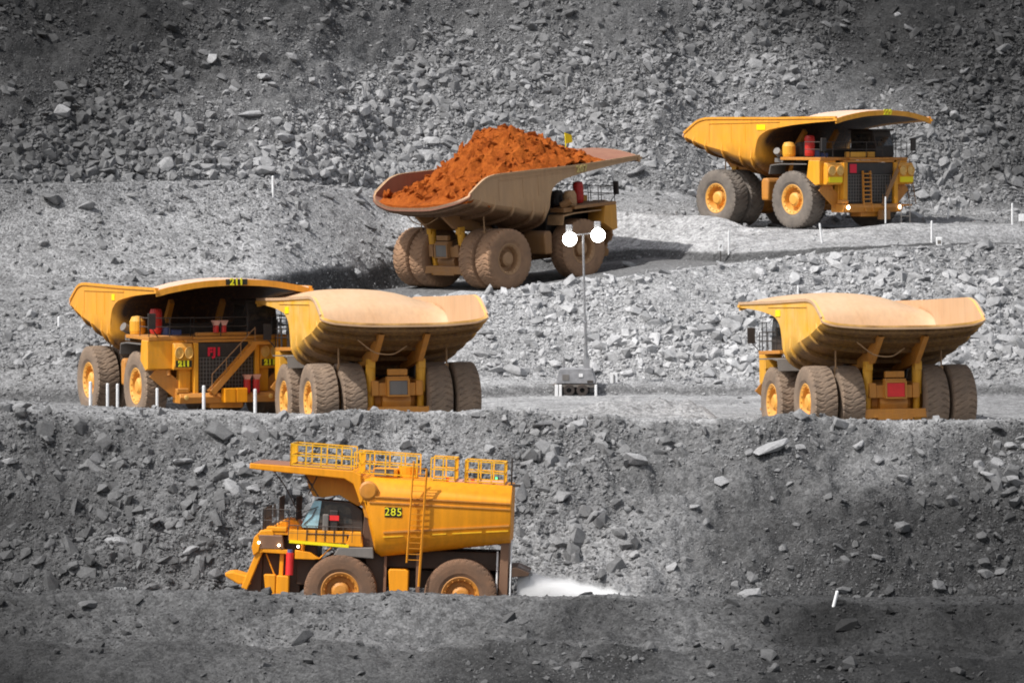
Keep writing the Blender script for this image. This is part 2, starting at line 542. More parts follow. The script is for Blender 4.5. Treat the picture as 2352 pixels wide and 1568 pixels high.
def rib_build(mb, s, t0=-3.2, t1=3.2, w=.22, out=.2, n=30):
    ring = []
    for k in range(n + 1):
        t = t0 + (t1 - t0) * k / n
        p = Vector(body_pt(s, t)); e = .05
        dt = Vector(body_pt(s, min(t + e, 4))) - Vector(body_pt(s, max(t - e, -4)))
        ds = Vector(body_pt(s + .04, t)) - Vector(body_pt(s - .04, t))
        nn = ds.cross(dt).normalized()
        c = Vector((body_pt(s, 0)[0], 0, 6.6))
        if nn.dot(p - c) < 0: nn = -nn
        ds.normalize()
        ta = min(1., (3.25 - abs(t)) / .9); oo = out * max(.06, ta)
        ring.append((p - ds * w / 2 - nn * .03, p + ds * w / 2 - nn * .03, p + ds * w * .36 + nn * oo, p - ds * w * .36 + nn * oo))
    vs = [v for r_ in ring for v in r_]; fs = []
    for k in range(n):
        for q in range(4):
            fs.append((k * 4 + q, k * 4 + (q + 1) % 4, (k + 1) * 4 + (q + 1) % 4, (k + 1) * 4 + q))
    fs += [(0, 1, 2, 3), (n * 4 + 3, n * 4 + 2, n * 4 + 1, n * 4)]
    mb.add(vs, fs)


def rail_build(mb, sgn):
    pts = [Vector(body_pt(s, 4 * sgn)) for s in np.linspace(0, len(ST) - 1, 40)]
    prev = None
    for a, b in zip(pts[:-1], pts[1:]):
        mb.beam(a + Vector((0, sgn * .02, -.06)), b + Vector((0, sgn * .02, -.06)) + (b - a) * .05, .10, .15)


def lip_build(mb, s, h=.34, th=.16):
    pts = [Vector(body_pt(s, t)) for t in np.linspace(-3.6, 3.6, 28)]
    for a, b in zip(pts[:-1], pts[1:]):
        mb.beam(a + Vector((.04, 0, -.02)), b + Vector((.04, 0, -.02)) + (b - a) * .06, th, h)


def haul_truck(name, label, group, number, body_mat, inner, canopy_mat, tm, rm, fm, frm, fronts='stair', lit=False, plate='grey'):
    root = bpy.data.objects.new(name, None); COL.objects.link(root); root.empty_display_size = .5
    tag(root, label, 'haul truck', group)
    Rr, W = 2.0, 1.42
    panel = {M_OR: M_ORP, M_YE: M_YEP}.get(body_mat, M_BO)
    for x, y, s in ((7.2, 3.65, 1), (7.2, -3.65, -1), (0, 4.02, 1), (0, -4.02, -1), (0, 2.42, 1), (0, -2.42, -1)):
        wheel(root, 'h', x, y, Rr, W, s, tm, rm, .46)
    P = lambda k, n, m, f, **kw: part('h' + k, n, m, root, f, **kw)
    ks = 1.0 if number == '229' else .74      # the hood of the highest truck is wider than the others'

    def NB(f):
        def g(mb):
            f(mb); mb.v = [(v[0], v[1] * ks, v[2]) for v in mb.v]
        return g
    # ---- frame and running gear
    def frame(mb):
        for s in (-1, 1):
            mb.prism([(-1.6, 2.2), (-1.6, 3.0), (1.5, 3.25), (9.8, 3.1), (9.8, 2.1), (6.0, 1.9), (1.5, 2.2)], s * 1.05, s * 1.45)
        for x in (-1.3, 2.0, 4.6, 6.4, 9.0): mb.bb(x - .25, x + .25, -1.04, 1.04, 2.2, 2.9)
        mb.tube([(6.2, 0, 1.7), (8.2, 0, 1.7)], .5, 12)
        mb.bb(5.8, 8.4, -.9, .9, 2.0, 3.6)
        mb.bb(3.6, 5.4, -.95, .95, 1.7, 3.0)
        mb.tube([(4.2, -1.4, 2.4), (4.2, 1.4, 2.4)], .25, 10)
    P('frame', 'chassis_frame', fm, frame, bevel=.04)
    def axle(mb):
        mb.lathe([(.01, -3.2), (.55, -3.2), (.62, -1.5), (.95, -1.1), (1.12, -.4), (1.12, .4), (.95, 1.1), (.62, 1.5), (.55, 3.2), (.01, 3.2)], 24, Matrix.Translation((0, 0, 2.0)))
        mb.prism([(-1.2, 1.15), (-1.5, 1.9), (-1.2, 2.6), (.6, 2.6), (.8, 1.15)], -.8, .8)
        mb.tube([(.6, 0, 2), (5.2, 0, 2.2)], .32, 10)
    P('axle', 'rear_axle', frm, axle, bevel=.03)
    def fax(mb):
        mb.tube([(7.2, -3.0, 2.0), (7.2, 3.0, 2.0)], .35, 12)
        for s in (-1, 1):
            mb.tube([(7.2, s * 2.2, 1.7), (7.1, s * 2.0, 4.4)], .30, 12)
    P('fax', 'front_axle', fm, fax)
    P('bay', 'engine_block', M_DK, lambda mb: (mb.bb(5.5, 6.7, -2.5, 2.5, 3.2, 5.5), mb.bb(6.7, 9.7, -1.7, 1.7, 3.0, 4.6), mb.tube([(6.2, -3.0, 5.2), (6.2, 3.0, 5.2)], .3, 10)), bevel=.05)
    for s in (-1, 1):
        def strut(mb, s=s):
            mb.tube([(-1.0, s * 1.42, 1.25), (-1.15, s * 1.42, 2.5)], .20, 12)
            mb.tube([(-1.14, s * 1.42, 2.4), (-1.25, s * 1.42, 3.9)], .27, 12)
            mb.box((-1.05, s * 1.42, 1.2), (.5, .42, .45))
            mb.box((-1.3, s * 1.42, 3.95), (.5, .40, .5))
        P('strut%d' % s, 'suspension_strut', M_YEP, strut, bevel=.02)
        def hoist(mb, s=s):
            mb.tube([(2.6, s * 1.75, 2.2), (1.9, s * 1.75, 3.3)], .26, 12)
            mb.tube([(1.9, s * 1.75, 3.3), (1.4, s * 1.75, 4.2)], .17, 12)
        P('hoist%d' % s, 'hoist_cylinder', M_DK, hoist)
    def rearbox(mb):
        mb.bb(-1.75, -1.32, -.62, .62, 2.15, 3.25)
        mb.bb(-1.7, -1.4, -.55, .55, 3.3, 3.65)
        mb.beam((-1.5, -1.9, 1.35), (-1.5, 1.9, 1.35), .45, .5)
        mb.prism([(-1.75, 1.0), (-1.75, 1.35), (-1.0, 1.6), (-.6, 1.0)], -1.0, 1.0)
    P('rearbox', 'rear_crossmember', frm, rearbox, bevel=.04)
    def rp(mb):
        mb.bb(-1.84, -1.76, -.5, .5, 2.25, 3.0)
    o = P('rplate', 'retarder_panel', {'grey': M_GR, 'red': M_REDB}[plate], rp, bevel=.01)
    def rpf(mb):
        mb.bb(-1.86, -1.78, -.62, -.52, 2.15, 3.12); mb.bb(-1.86, -1.78, .52, .62, 2.15, 3.12)
        mb.bb(-1.86, -1.78, -.52, .52, 3.02, 3.12); mb.bb(-1.86, -1.78, -.52, .52, 2.15, 2.23)
    part('hrpf', 'panel_frame', frm, o, rpf)
    # ---- tanks between the axles
    def ftank(mb):
        mb.prism([(3.9, 1.9), (3.85, 3.2), (4.0, 3.45), (4.5, 3.45), (4.6, 3.2), (4.55, 1.9)], -4.0, -2.0)
    P('ftank', 'fuel_tank', frm, ftank, bevel=.12)
    def htank(mb):
        mb.prism([(3.7, 1.7), (3.6, 2.9), (3.8, 3.2), (4.7, 3.2), (4.85, 2.9), (4.8, 1.7)], 1.6, 3.3)
        mb.tube([(4.2, 3.32, 2.5), (4.2, 3.45, 2.5)], .3, 12)
    P('htank', 'hydraulic_tank', frm, htank, bevel=.12)
    # ---- front end
    def deck(mb):
        mb.bb(6.3, 10.2, -4.55, -1.9, 4.72, 4.92)
        mb.bb(6.3, 10.2, 1.9, 4.05, 4.72, 4.92)
        mb.bb(6.6, 10.45, -1.9, 1.9, 4.74, 4.90)
        mb.bb(9.9, 10.5, -2.4, 2.4, 4.58, 4.72)
    P('deck', 'deck', frm, deck, bevel=.02)
    for s in (-1, 1):
        def fend(mb, s=s):
            a, b = (s * (3.0 if fronts != 'stair' else 2.3), s * (4.6 if s < 0 else 4.05))
            mb.prism([(8.9, 3.55), (9.1, 4.715), (10.15, 4.715), (10.15, 3.1), (9.75, 3.0)], a, b)
            mb.prism([(9.6, 2.2), (9.75, 3.0), (10.15, 3.1), (10.15, 1.75), (9.8, 1.6)], s * 2.0, s * 2.7)
        P('fend%d%s' % (s, fronts), 'fender', panel, fend, bevel=.04)
        def arch(mb, s=s):
            pts = [(5.15, 3.75), (5.3, 4.35), (6.3, 4.45), (8.8, 4.45)]
            for (xa, za), (xb, zb) in zip(pts[:-1], pts[1:]):
                mb.beam((xa, s * 3.75, za), (xb, s * 3.75, zb), 1.5, .07)
        P('arch%d' % s, 'wheel_arch_flap', M_GR if fm is not M_FR else M_HOSE, arch)
        def pod(mb, s=s):
            mb.prism([(10.152, 3.05), (10.152, 4.55), (10.45, 4.55), (10.6, 4.3), (10.6, 3.25), (10.45, 3.05)], s * 2.75, s * 4.25)
        pd = P('pod%d%.1f' % (s, ks), 'headlight_pod', panel, NB(pod), bevel=.05)
        for q in (0, 1):
            def hl(mb, s=s, q=q):
                M = Matrix.Translation((10.6, s * (3.12 + q * .78), 4.02)) @ Matrix.Rotation(R(-90), 4, 'Z')
                mb.lathe([(.30, -.02), (.35, .10), (.31, .12), (.28, .06), (.01, .10)], 20, M)
            part('hhl%d%d%.1f' % (s, q, ks), 'headlight', M_LENS, pd, NB(hl))
        def npl(mb, s=s):
            mb.bb(10.602, 10.64, s * 2.85, s * 4.15, 3.2, 3.58)
        pl = part('hnpl%d%.1f' % (s, ks), 'number_plate', M_PLB if number != '229' else M_STK, pd, NB(npl))
        if number == '211':
            text_part(number, .42, (10.665, s * 3.5 * ks, 3.39), (1, 0, 0), (0, 0, 1), M_NUMY, pd, bold=.03)
        def below(mb, s=s):
            mb.tube([(9.9, s * 3.3, 3.0), (10.0, s * 3.3, 2.7)], .16, 10)
            mb.beam((9.9, s * 4.1, 3.0), (10.0, s * 2.3, 1.5), .12, .9)
        P('below%d' % s, 'support_plate', frm, below)
        def post(mb, s=s):
            mb.bb(10.2, 10.62, s * 2.3, s * 2.68, 1.45, 4.58)
        P('post%d%.1f' % (s, ks), 'front_pillar', panel, NB(post), bevel=.05)
    def grille(mb):
        mb.bb(9.7, 10.42, -2.28, 2.28, 1.75, 4.56)
    g = P('grille%.1f' % ks, 'radiator_grille', M_DK, NB(grille), bevel=.02)
    def slats(mb):
        for k in range(17):
            y = -2.1 + k * 4.2 / 16
            mb.bb(10.422, 10.455, y - .02, y + .02, 1.85, 3.72)
        for k in range(9):
            z = 1.95 + k * .22
            mb.bb(10.458, 10.485, -2.2, 2.2, z - .018, z + .018)
    part('hslats%.1f' % ks, 'grille_bars', M_GR, g, NB(slats))
    def hood(mb):
        mb.bb(10.422, 10.50, -2.26, 2.26, 3.80, 4.52)
    part('hhood%.1f' % ks, 'hood_panel', M_DK, g, NB(hood))
    if number == '211':
        text_part('FJ1', .62, (10.53, -.72, 4.02), (1, 0, 0), (0, 0, 1), M_CAT, g, 'hood_lettering', .035)
    else:
        def sq(mb): mb.bb(10.502, 10.53, -2.0, -1.35, 3.86, 4.46)
        part('hsq%.1f' % ks, 'hood_badge', M_CAT, g, NB(sq))
    def bumper(mb):
        mb.prism([(9.6, 1.15), (9.6, 1.75), (10.75, 1.72), (10.9, 1.5), (10.75, 1.15)], -2.9, 2.9)
        mb.bb(10.3, 10.7, -3.0, -2.3, 1.75, 2.0); mb.bb(9.7, 10.9, 2.9, 3.8, 1.55, 1.68)
        mb.bb(9.6, 10.6, -1.0, 1.0, .85, 1.16)
    P('bump', 'bumper', frm, bumper, bevel=.04)
    def bluff(mb):
        mb.bb(10.92, 11.5, -.45, .22, 1.2, 2.0); mb.bb(10.92, 11.5, .27, .92, 1.2, 2.0)
        mb.bb(10.92, 11.46, .21, .28, 1.25, 1.95)
    if number == '211': P('step', 'step_box', M_YB, bluff, bevel=.05)
    for s in (-1, 1):
        def fl(mb, s=s):
            M = Matrix.Translation((10.86, s * 2.55, 1.5)) @ Matrix.Rotation(R(-90), 4, 'Z')
            mb.lathe([(.10, 0), (.14, .08), (.12, .10), (.01, .12)], 14, M)
        P('fogl%d' % s, 'fog_lamp', M_LIT if lit else M_LENS, fl)
    if fronts == 'stair':
        def stair(mb):
            a = Vector((10.85, 1.5, 4.45)); b = Vector((11.05, -1.15, 1.75))
            for dx in (-.22, .32):
                mb.beam(a + Vector((dx, 0, 0)), b + Vector((dx, 0, 0)), .05, .34)
            for k in range(9):
                p = a.lerp(b, (k + .5) / 9) + Vector((.05, 0, 0))
                mb.box(p, (.56, .30, .05))
            mb.bb(10.55, 11.2, 1.3, 2.4, 4.42, 4.62)
        P('stair', 'staircase', frm, stair)
        def srail(mb):
            a = Vector((11.15, 1.5, 5.4)); b = Vector((11.3, -1.15, 2.8))
            mb.tube([a, b], .03, 6)
            for k in range(4):
                p = a.lerp(b, k / 3); mb.tube([p, p - Vector((0, 0, .95))], .025, 6)
        P('srail', 'stair_handrail', M_FR, srail)
        for q, (x, y, z, r_, h_) in enumerate(((10.8, 1.15, 1.7, .2, .75), (10.8, 1.7, 1.7, .2, .75), (10.3, -.55, 5.12, .17, .4), (10.3, -.1, 5.12, .17, .4))):
            e = P('ext%d' % q, 'fire_extinguisher', M_RED, lambda mb: mb.tube([(x, y, z), (x, y, z + h_)], r_, 12))
            part('hcap%d' % q, 'extinguisher_cap', M_PINK, e, lambda mb: mb.prism([(y - .12, z + h_), (y + .12, z + h_), (y + .25, z + h_ + .28), (y - .25, z + h_ + .28)], x - .15, x + .15, 'x'))
        def lad(mb): mb.bb(9.8, 10.3, -1.7, 1.5, 4.92, 5.12)
        P('dbox', 'deck_box', frm, lad, bevel=.03)
    else:
        def ladder(mb):
            for y in (-.85, -.12):
                mb.beam((10.62, y, 4.0), (10.72, y, 1.9), .07, .14)
                mb.beam((10.72, y, 1.9), (10.95, y, 1.2), .07, .10)
            for k in range(8):
                z = 3.8 - k * .29
                mb.bb(10.56, 10.82, -.82, -.15, z - .04, z + .04)
        P('ladder', 'ladder', frm, ladder)
        def dia(mb):
            mb.beam((10.75, 2.5, 4.1), (10.85, .9, 1.6), .10, .26)
            mb.beam((11.05, 2.5, 4.9), (11.15, .9, 2.4), .04, .05)
            for k in range(5):
                p = Vector((10.75, 2.5, 4.9)).lerp(Vector((10.85, .9, 2.4)), k / 4)
                mb.beam(p, p - Vector((0, 0, .8)), .03)
            mb.bb(10.75, 11.2, .5, 1.3, .65, 1.3)
        P('dia', 'staircase', M_FR, dia)
        def dbox(mb): mb.bb(9.7, 10.3, -1.7, -.2, 4.92, 5.3); mb.bb(9.6, 10.0, .3, 1.0, 4.92, 5.3)
        P('dbox2', 'deck_box', M_YEP, dbox, bevel=.03)
        def side_lad(mb):
            for x in (9.2, 9.8): mb.beam((x, 4.65, 4.8), (x + .2, 5.1, 1.7), .05)
            for k in range(9):
                f = (k + .5) / 9; mb.beam((9.2 + .2 * f, 4.65 + .45 * f, 4.8 - 3.1 * f), (9.8 + .2 * f, 4.65 + .45 * f, 4.8 - 3.1 * f), .04)
        if number == '229': P('slad', 'side_ladder', M_FR, side_lad)
    # deck furniture
    def cab(mb):
        mb.prism([(6.9, 4.922), (6.9, 6.75), (9.0, 6.75), (9.35, 5.7), (9.35, 4.922)], 1.75, 3.55)
        mb.prism([(6.8, 6.75), (6.8, 6.88), (9.25, 6.88), (9.25, 6.75)], 1.6, 3.7)
    cb = P('cab', 'cab', M_DK, cab, bevel=.05)
    def win(mb):
        mb.prism([(8.97, 6.6), (9.37, 5.72), (9.42, 5.72), (9.02, 6.6)], 1.9, 3.4)
        mb.prism([(7.2, 5.75), (7.2, 6.55), (8.8, 6.55), (9.1, 5.75)], 3.552, 3.58)
        mb.prism([(7.2, 5.75), (7.2, 6.55), (8.8, 6.55), (9.1, 5.75)], 1.72, 1.748)
    part('hwin', 'window', M_GLASS, cb, win)
    def rtank(mb):
        mb.lathe([(.01, -.75), (.3, -.7), (.36, -.5), (.36, .5), (.3, .7), (.01, .75)], 18, Matrix.Translation((7.9, -3.3, 5.7)) @ Matrix.Rotation(R(90), 4, 'X'))
    rt = P('rtank', 'fire_suppression_tank', M_RED, rtank)
    def rbase(mb): mb.tube([(7.9, -2.7, 4.92), (7.9, -2.7, 5.4)], .28, 12); mb.bb(7.5, 8.3, -2.45, -1.9, 4.922, 5.2)
    P('rbase', 'grease_reservoir', M_BLUE, rbase)
    for k, (x, y) in enumerate(((6.5, -3.9), (6.5, -2.7))):
        def air(mb, x=x, y=y):
            mb.lathe([(.01, -.5), (.42, -.48), (.46, -.3), (.46, .25), (.34, .5), (.01, .56)], 18, Matrix.Translation((x, y, 5.42)) @ Matrix.Rotation(R(90), 4, 'X'))
        P('air%d' % k, 'air_cleaner', [M_YEP, M_DK][k] if fm is not M_FR else [M_HOSE, M_DK][k], air)
    def exh(mb):
        mb.tube([(5.7, -3.9, 5.0), (5.9, -4.3, 5.2), (6.0, -4.6, 5.35)], .25, 12)
        mb.bb(5.5, 6.3, -4.3, -3.0, 4.55, 4.85)
    P('exh', 'intake_duct', M_FR if fm is M_FR else M_GR, exh)
    def rails(mb):
        def run(pts, h=1.05, n=3):
            for a, b in zip(pts[:-1], pts[1:]):
                a = Vector(a); b = Vector(b)
                for z in (h, h * .52): mb.tube([a + Vector((0, 0, z)), b + Vector((0, 0, z))], .028, 6)
                m = max(1, int((b - a).length / 1.1))
                for k in range(m + 1):
                    p = a.lerp(b, k / m); mb.tube([p, p + Vector((0, 0, h))], .028, 6)
        if side < 0: run([(8.6, -4.5, 4.92), (10.1, -4.5, 4.92), (10.1, -2.0, 4.92), (10.42, -1.9, 4.92), (10.42, 1.3, 4.92)])
        else: run([(7.0, 4.0, 4.92), (10.15, 4.0, 4.92), (10.15, 2.9, 4.92)])
        if side > 0: run([(9.6, 4.0, 4.92), (8.8, 4.0, 4.92)], 1.6)
    for side in (-1, 1): P('rails%d' % side, 'handrail', M_DK, rails)
    for s in (-1, 1):
        def mir(mb, s=s):
            mb.tube([(10.2, s * 4.0, 4.9), (10.35, s * 4.4, 5.4), (10.35, s * 4.4, 6.2)], .035, 6)
            mb.bb(10.3, 10.42, s * 4.2, s * 4.65, 5.35, 6.25)
        P('mir%d' % s, 'mirror', M_GREEN if (number == '211' and s > 0) else M_DK, mir, bevel=.02)
    # ---- dump body
    global CTRL
    vk = 'b' if number == '207' else 'a'
    CTRL = CTRL0.copy()
    if vk == 'b':     # this tray runs out in a longer, lower tail and canopy
        for r_, dx, dz in ((0, (-.8, -.75, -.35, 0, 0), (-.42, -.38, -.15, 0, 0)), (1, (-.6, -.55, -.3, 0, 0), (-.25, -.22, -.1, 0, 0))):
            for q in range(5): CTRL[r_, q, 0] += dx[q]; CTRL[r_, q, 2] += dz[q]
        CTRL[-1, :, 0] += .75; CTRL[-1, :, 2] += .12; CTRL[-2, :, 0] += .3; CTRL[-2, :, 2] += .06
    if vk + 'body' not in CACHE: CACHE[vk + 'body'] = body_build()
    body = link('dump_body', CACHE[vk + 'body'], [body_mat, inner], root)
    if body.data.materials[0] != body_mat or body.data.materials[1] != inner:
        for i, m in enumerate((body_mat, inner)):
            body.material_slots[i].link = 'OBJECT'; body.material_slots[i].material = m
    body.location.x = .35; body.scale.y = .955
    for k, s in enumerate((.45, 1.25, 2.05, 2.85, 3.6, 4.3)):
        part(vk + 'rib%d' % k, 'body_rib', body_mat, body, lambda mb, s=s: rib_build(mb, s))
    for sg in (-1, 1):
        part(vk + 'rail%d' % sg, 'side_rail', inner if body_mat is M_YE else body_mat, body, lambda mb, sg=sg: rail_build(mb, sg))
    part(vk + 'lipf', 'canopy_edge', body_mat, body, lambda mb: lip_build(mb, len(ST) - 1.02))
    part(vk + 'lipr', 'tail_edge', inner, body, lambda mb: lip_build(mb, .02, .10, .14))
    def fseam(mb, s0, t0):
        pts = []
        for t in np.linspace(-t0, t0, 26):
            p = Vector(body_pt(s0, t)); d1 = Vector(body_pt(s0 + .05, t)) - Vector(body_pt(s0 - .05, t)); d2 = Vector(body_pt(s0, t + .05)) - Vector(body_pt(s0, t - .05))
            n_ = d1.cross(d2).normalized()
            if n_.dot(Vector((0, 0, 7.2)) - p) < 0: n_ = -n_
            pts.append(p + n_ * .165)
        mb.tube(pts, .03, 5)
    for q, (s0, t0) in enumerate(((5.6, 2.7), (2.2, 2.9))):
        part(vk + 'fseam%d' % q, 'plate_seam', M_HOSE, body, lambda mb: fseam(mb, s0, t0))
    def beams(mb):
        for s in (-1, 1):
            mb.prism([(-3.7, 5.5), (-3.4, 5.6), (3.4, 3.55), (3.4, 3.3), (-1.2, 3.95), (-2.1, 4.1)], s * 1.2, s * 1.5)
        for s in (-1, 1):     # verticals on the front wall of the body
            mb.prism([(3.7, 3.6), (4.15, 4.5), (4.55, 5.9), (5.3, 6.85), (5.5, 6.6), (4.9, 5.7), (4.45, 4.4), (4.0, 3.4)], s * 1.5, s * 1.8)
    part('bbeams', 'body_beam', fm if fm is M_FR else frm, body, beams)
    for s in (-1, 1):
        def cable(mb, s=s):
            p = [Vector((-3.0, s * 2.6, 5.25)), Vector((-3.0, s * 1.6, 4.55)), Vector((-2.9, s * .5, 4.45)), Vector((-2.6, s * -.4, 4.9))]
            q = [Vector(cr(np.array([tuple(v) for v in p]), t)) for t in np.linspace(0, 3, 14)]
            mb.tube(q, .035, 6)
        if s > 0: part('cable%d' % s, 'hose', M_HOSE, body, cable)
        def rod(mb, s=s):
            mb.tube([(-1.0, s * 3.2, 5.0), (-1.0, s * 3.2, 3.2)], .05, 6)
            mb.bb(-1.06, -.94, s * 3.1, s * 3.3, 3.1, 3.9)
        part('rod%d' % s, 'rock_ejector', M_HOSE, body, rod)
        def stk(mb, s=s):
            z0, z1, x0, x1 = (6.78, 7.15, 3.75, 4.6) if number != '211' else (6.8, 7.15, 3.9, 4.4)
            mb.bb(x0, x1, s * 4.885, s * 4.915, z0, z1)
        if number != '207':
            part('stk%d%s' % (s, number == '211'), 'side_sticker', M_STK, body, stk)
        def seam(mb, s=s):
            for x in (-1.0, 1.2, 2.6):
                mb.bb(x - .025, x + .025, s * 4.88, s * 4.90, 5.9, 7.2)
            mb.beam((-1.0, s * 4.9, 7.22), (6.0, s * 4.9, 7.35), .05, .05)
        part('seam%d' % s, 'plate_seam', body_mat, body, seam)
    if number in ('211', '229'):
        p = body_pt(len(ST) - 1.02, 0)
        text_part(number, .52, (p[0] + .15, .0, p[2] + .0), (1, 0, 0), (0, 0, 1), M_NUMY, body, bold=.02)
        def bk(mb): mb.bb(p[0] + .125, p[0] + .135, -.68, .68, p[2] - .17, p[2] + .17)
        if number == '211': part('bk', 'number_backing', M_PLB, body, bk)
    if number == '207':
        text_part(number, .62, (6.6, -4.99, 7.36), (0, -1, 0), (0, 0, 1), M_NUMD, body, bold=.02)
        text_part(number, .62, (6.6, 4.99, 7.36), (0, 1, 0), (0, 0, 1), M_NUMD, body, bold=.02)
        def flag(mb):
            mb.tube([(10.2, .4, 8.0), (10.2, .4, 9.5)], .04, 6)
            mb.prism([(10.2, 8.75), (10.2, 9.5), (10.8, 9.3), (10.85, 8.8)], .38, .42)
        part('flag', 'yellow_flag', M_STK, body, flag)
        def flad(mb):
            mb.bb(10.95, 11.05, -2.6, -1.5, 2.1, 4.9); mb.beam((10.95, -2.6, 4.9), (11.6, -2.6, 4.7), .08); 
            for y in (-2.6, -1.5): mb.prism([(11.05, 2.3), (11.05, 4.9), (11.55, 4.7), (11.6, 2.5), (11.4, 2.1)], y - .04, y + .04)
            for k in range(8): mb.bb(11.05, 11.55, -2.6, -1.5, 2.4 + k * .3, 2.45 + k * .3)
        P('flad', 'folding_ladder', M_RIMB, flad)
    return root


def pose(root, hub, px, py, Y, ang, pitch, roll=0.):
    """ang: heading measured from +Y (away from the camera) towards +X; hub: a point of the truck seen at (px,py) at depth Y"""
    f = Vector((math.sin(ang) * math.cos(pitch), math.cos(ang) * math.cos(pitch), math.sin(pitch)))
    l = Vector((0, 0, 1)).cross(f).normalized(); u = f.cross(l)
    l, u = l * math.cos(roll) + u * math.sin(roll), u * math.cos(roll) - l * math.sin(roll)
    M = Matrix((f, l, u)).transposed().to_4x4()
    w = at(px, py, Y)
    M.translation = w - (M.to_3x3() @ Vector(hub))
    root.matrix_world = M
    return M


POSES = {}
G1 = 'giant haul trucks working on the quarry benches'
tA = haul_truck('haul_truck', 'clean orange empty haul truck facing right on the upper road, highest in the picture', G1, '229',
                M_OR, M_CAN, M_CAN, M_TYG, M_RIM, M_FRO, M_FRO, 'ladder', True)
POSES['A'] = pose(tA, (7.2, -4.42, 2.0), 1816, 458.5, 324, math.pi - R(41.5), R(-.3))
tB = haul_truck('haul_truck', 'dusty brown haul truck with a heap of orange dirt, driving away uphill', G1, '207',
                M_BR, M_INB, M_CAN, M_TYB, M_RIMB, M_FR, M_FR, 'ladder')
POSES['B'] = pose(tB, (0, -4.72, 2.0), 1173, 595, 309, R(46.5), R(4.6))
tC = haul_truck('haul_truck', 'yellow haul truck seen from behind, overlapping the orange truck numbered 211', G1, '212',
                M_YE, M_IN, M_IN, M_TY, M_RIM, M_FRO, M_FRO, 'ladder')
POSES['C'] = pose(tC, (0, 4.72, 2.0), 704, 919, 256.8, R(-16.3), R(-2.6))
tD = haul_truck('haul_truck', 'yellow haul truck seen from behind at the right, bright red panel under its tail', G1, '213',
                M_YE, M_IN, M_IN, M_TY, M_RIM, M_FRO, M_FRO, 'ladder', plate='red')
POSES['D'] = pose(tD, (0, 4.72, 2.0), 1846, 924, 258, R(-14.5), R(-3.0))
tE = haul_truck('haul_truck', 'orange haul truck numbered 211 facing the camera with a staircase across its grille', G1, '211',
                M_OR, M_CAN, M_CAN, M_TY, M_RIM, M_FRO, M_FRO, 'stair')
POSES['F'] = pose(tE, (7.2, -4.42, 2.0), 305.5, 886.6, 268, math.pi - R(24.0), R(-.2))


# ------------------------------------------------------------------ the load in truck 207
def load_build():
    nx, ny = 150, 100
    xs = np.linspace(-4.75, 9.0, nx); ys = np.linspace(-4.86, 4.86, ny)
    X, Y = np.meshgrid(xs, ys, indexing='ij')
    # ridge height along the truck
    kx = [-4.75, -4.0, -3.2, -2.2, -.5, 1.0, 2.2, 3.1, 4.2, 5.5, 7.0, 8.2, 9.0]
    kz = [5.80, 6.1, 6.5, 6.95, 7.9, 9.1, 10.05, 10.45, 10.4, 9.95, 9.3, 8.75, 8.35]
    top = np.interp(X, kx, kz)
    edge = np.interp(X, [-4.75, -3.2, -1.5, 0, 4, 6, 9], [6.10, 6.30, 6.35, 6.7, 7.5, 7.75, 7.75])
    a = np.abs(Y) / 4.86
    H = edge + (top - edge) * (1 - a ** 1.35)
    calm = sstep(-4.7, -2.9, X) * (1 - sstep(7.8, 9.0, X)) + .15
    H += calm * ((fbm(X * .55, Y * .55, X * 0, 5, 5) - .5) * 1.6 * np.clip(1.15 - a, 0, 1) + (fbm(X * 2.2, Y * 2.2, X * 0, 9, 4) - .5) * .6 + (.5 - np.abs(fbm(X * 1.1, Y * 1.1, X * 0, 14, 3) - .5) * 4) * .22)
    # ground of the heap: stay a little inside the tub
    # the tray tapers to a rounded point at the tail: pull the corners of the heap forward
    XS = X + np.clip((-2.0 - X) / 2.75, 0, 1) * (np.abs(Y) / 4.86) ** 2 * .95
    vs = np.stack([XS, Y, H], -1).reshape(-1, 3)
    mb = MB(); fs = []
    for i in range(nx - 1):
        for j in range(ny - 1):
            fs.append((i * ny + j, (i + 1) * ny + j, (i + 1) * ny + j + 1, i * ny + j + 1))
    mb.add(vs, fs)
    # a skirt so the heap is solid
    per = [i * ny for i in range(nx)] + [(nx - 1) * ny + j for j in range(1, ny)] + [i * ny + ny - 1 for i in range(nx - 2, -1, -1)] + [j for j in range(ny - 2, 0, -1)]
    base = len(mb.v)
    for k in per:
        x, y, z = mb.v[k]; mb.v.append((x, y * .97, z - (.6 if -2 < x < 4 else .16)))
    for k in range(len(per)):
        k2 = (k + 1) % len(per); mb.f.append((per[k], per[k2], base + k2, base + k))
    # clods
    rr = random.Random(3)
    for _ in range(950):
        x = rr.uniform(-3.5, 8.8); y = rr.uniform(-4.2, 4.2)
        i = int((x + 4.75) / 13.75 * (nx - 1)); j = int((y + 4.86) / 9.72 * (ny - 1)); z = H[i, j]
        r = rr.choice((.06, .08, .1, .14, .18, .24, .34)) * rr.uniform(.7, 1.3)
        pts = []
        for q in range(8):
            d = Vector((rr.gauss(0, 1), rr.gauss(0, 1), rr.gauss(0, 1))).normalized() * r * rr.uniform(.75, 1.2); pts.append(Vector((x, y, z)) + d)
        bm = bmesh.new(); [bm.verts.new(p) for p in pts]; bmesh.ops.convex_hull(bm, input=bm.verts)
        bm.verts.index_update(); mb.add([v.co.copy() for v in bm.verts], [[v.index for v in f.verts] for f in bm.faces]); bm.free()
    me = mb.mesh('dirt_load')
    me.polygons.foreach_set('use_smooth', [True] * len(me.polygons))
    try: me.set_sharp_from_angle(angle=R(35))
    except Exception: pass
    return me


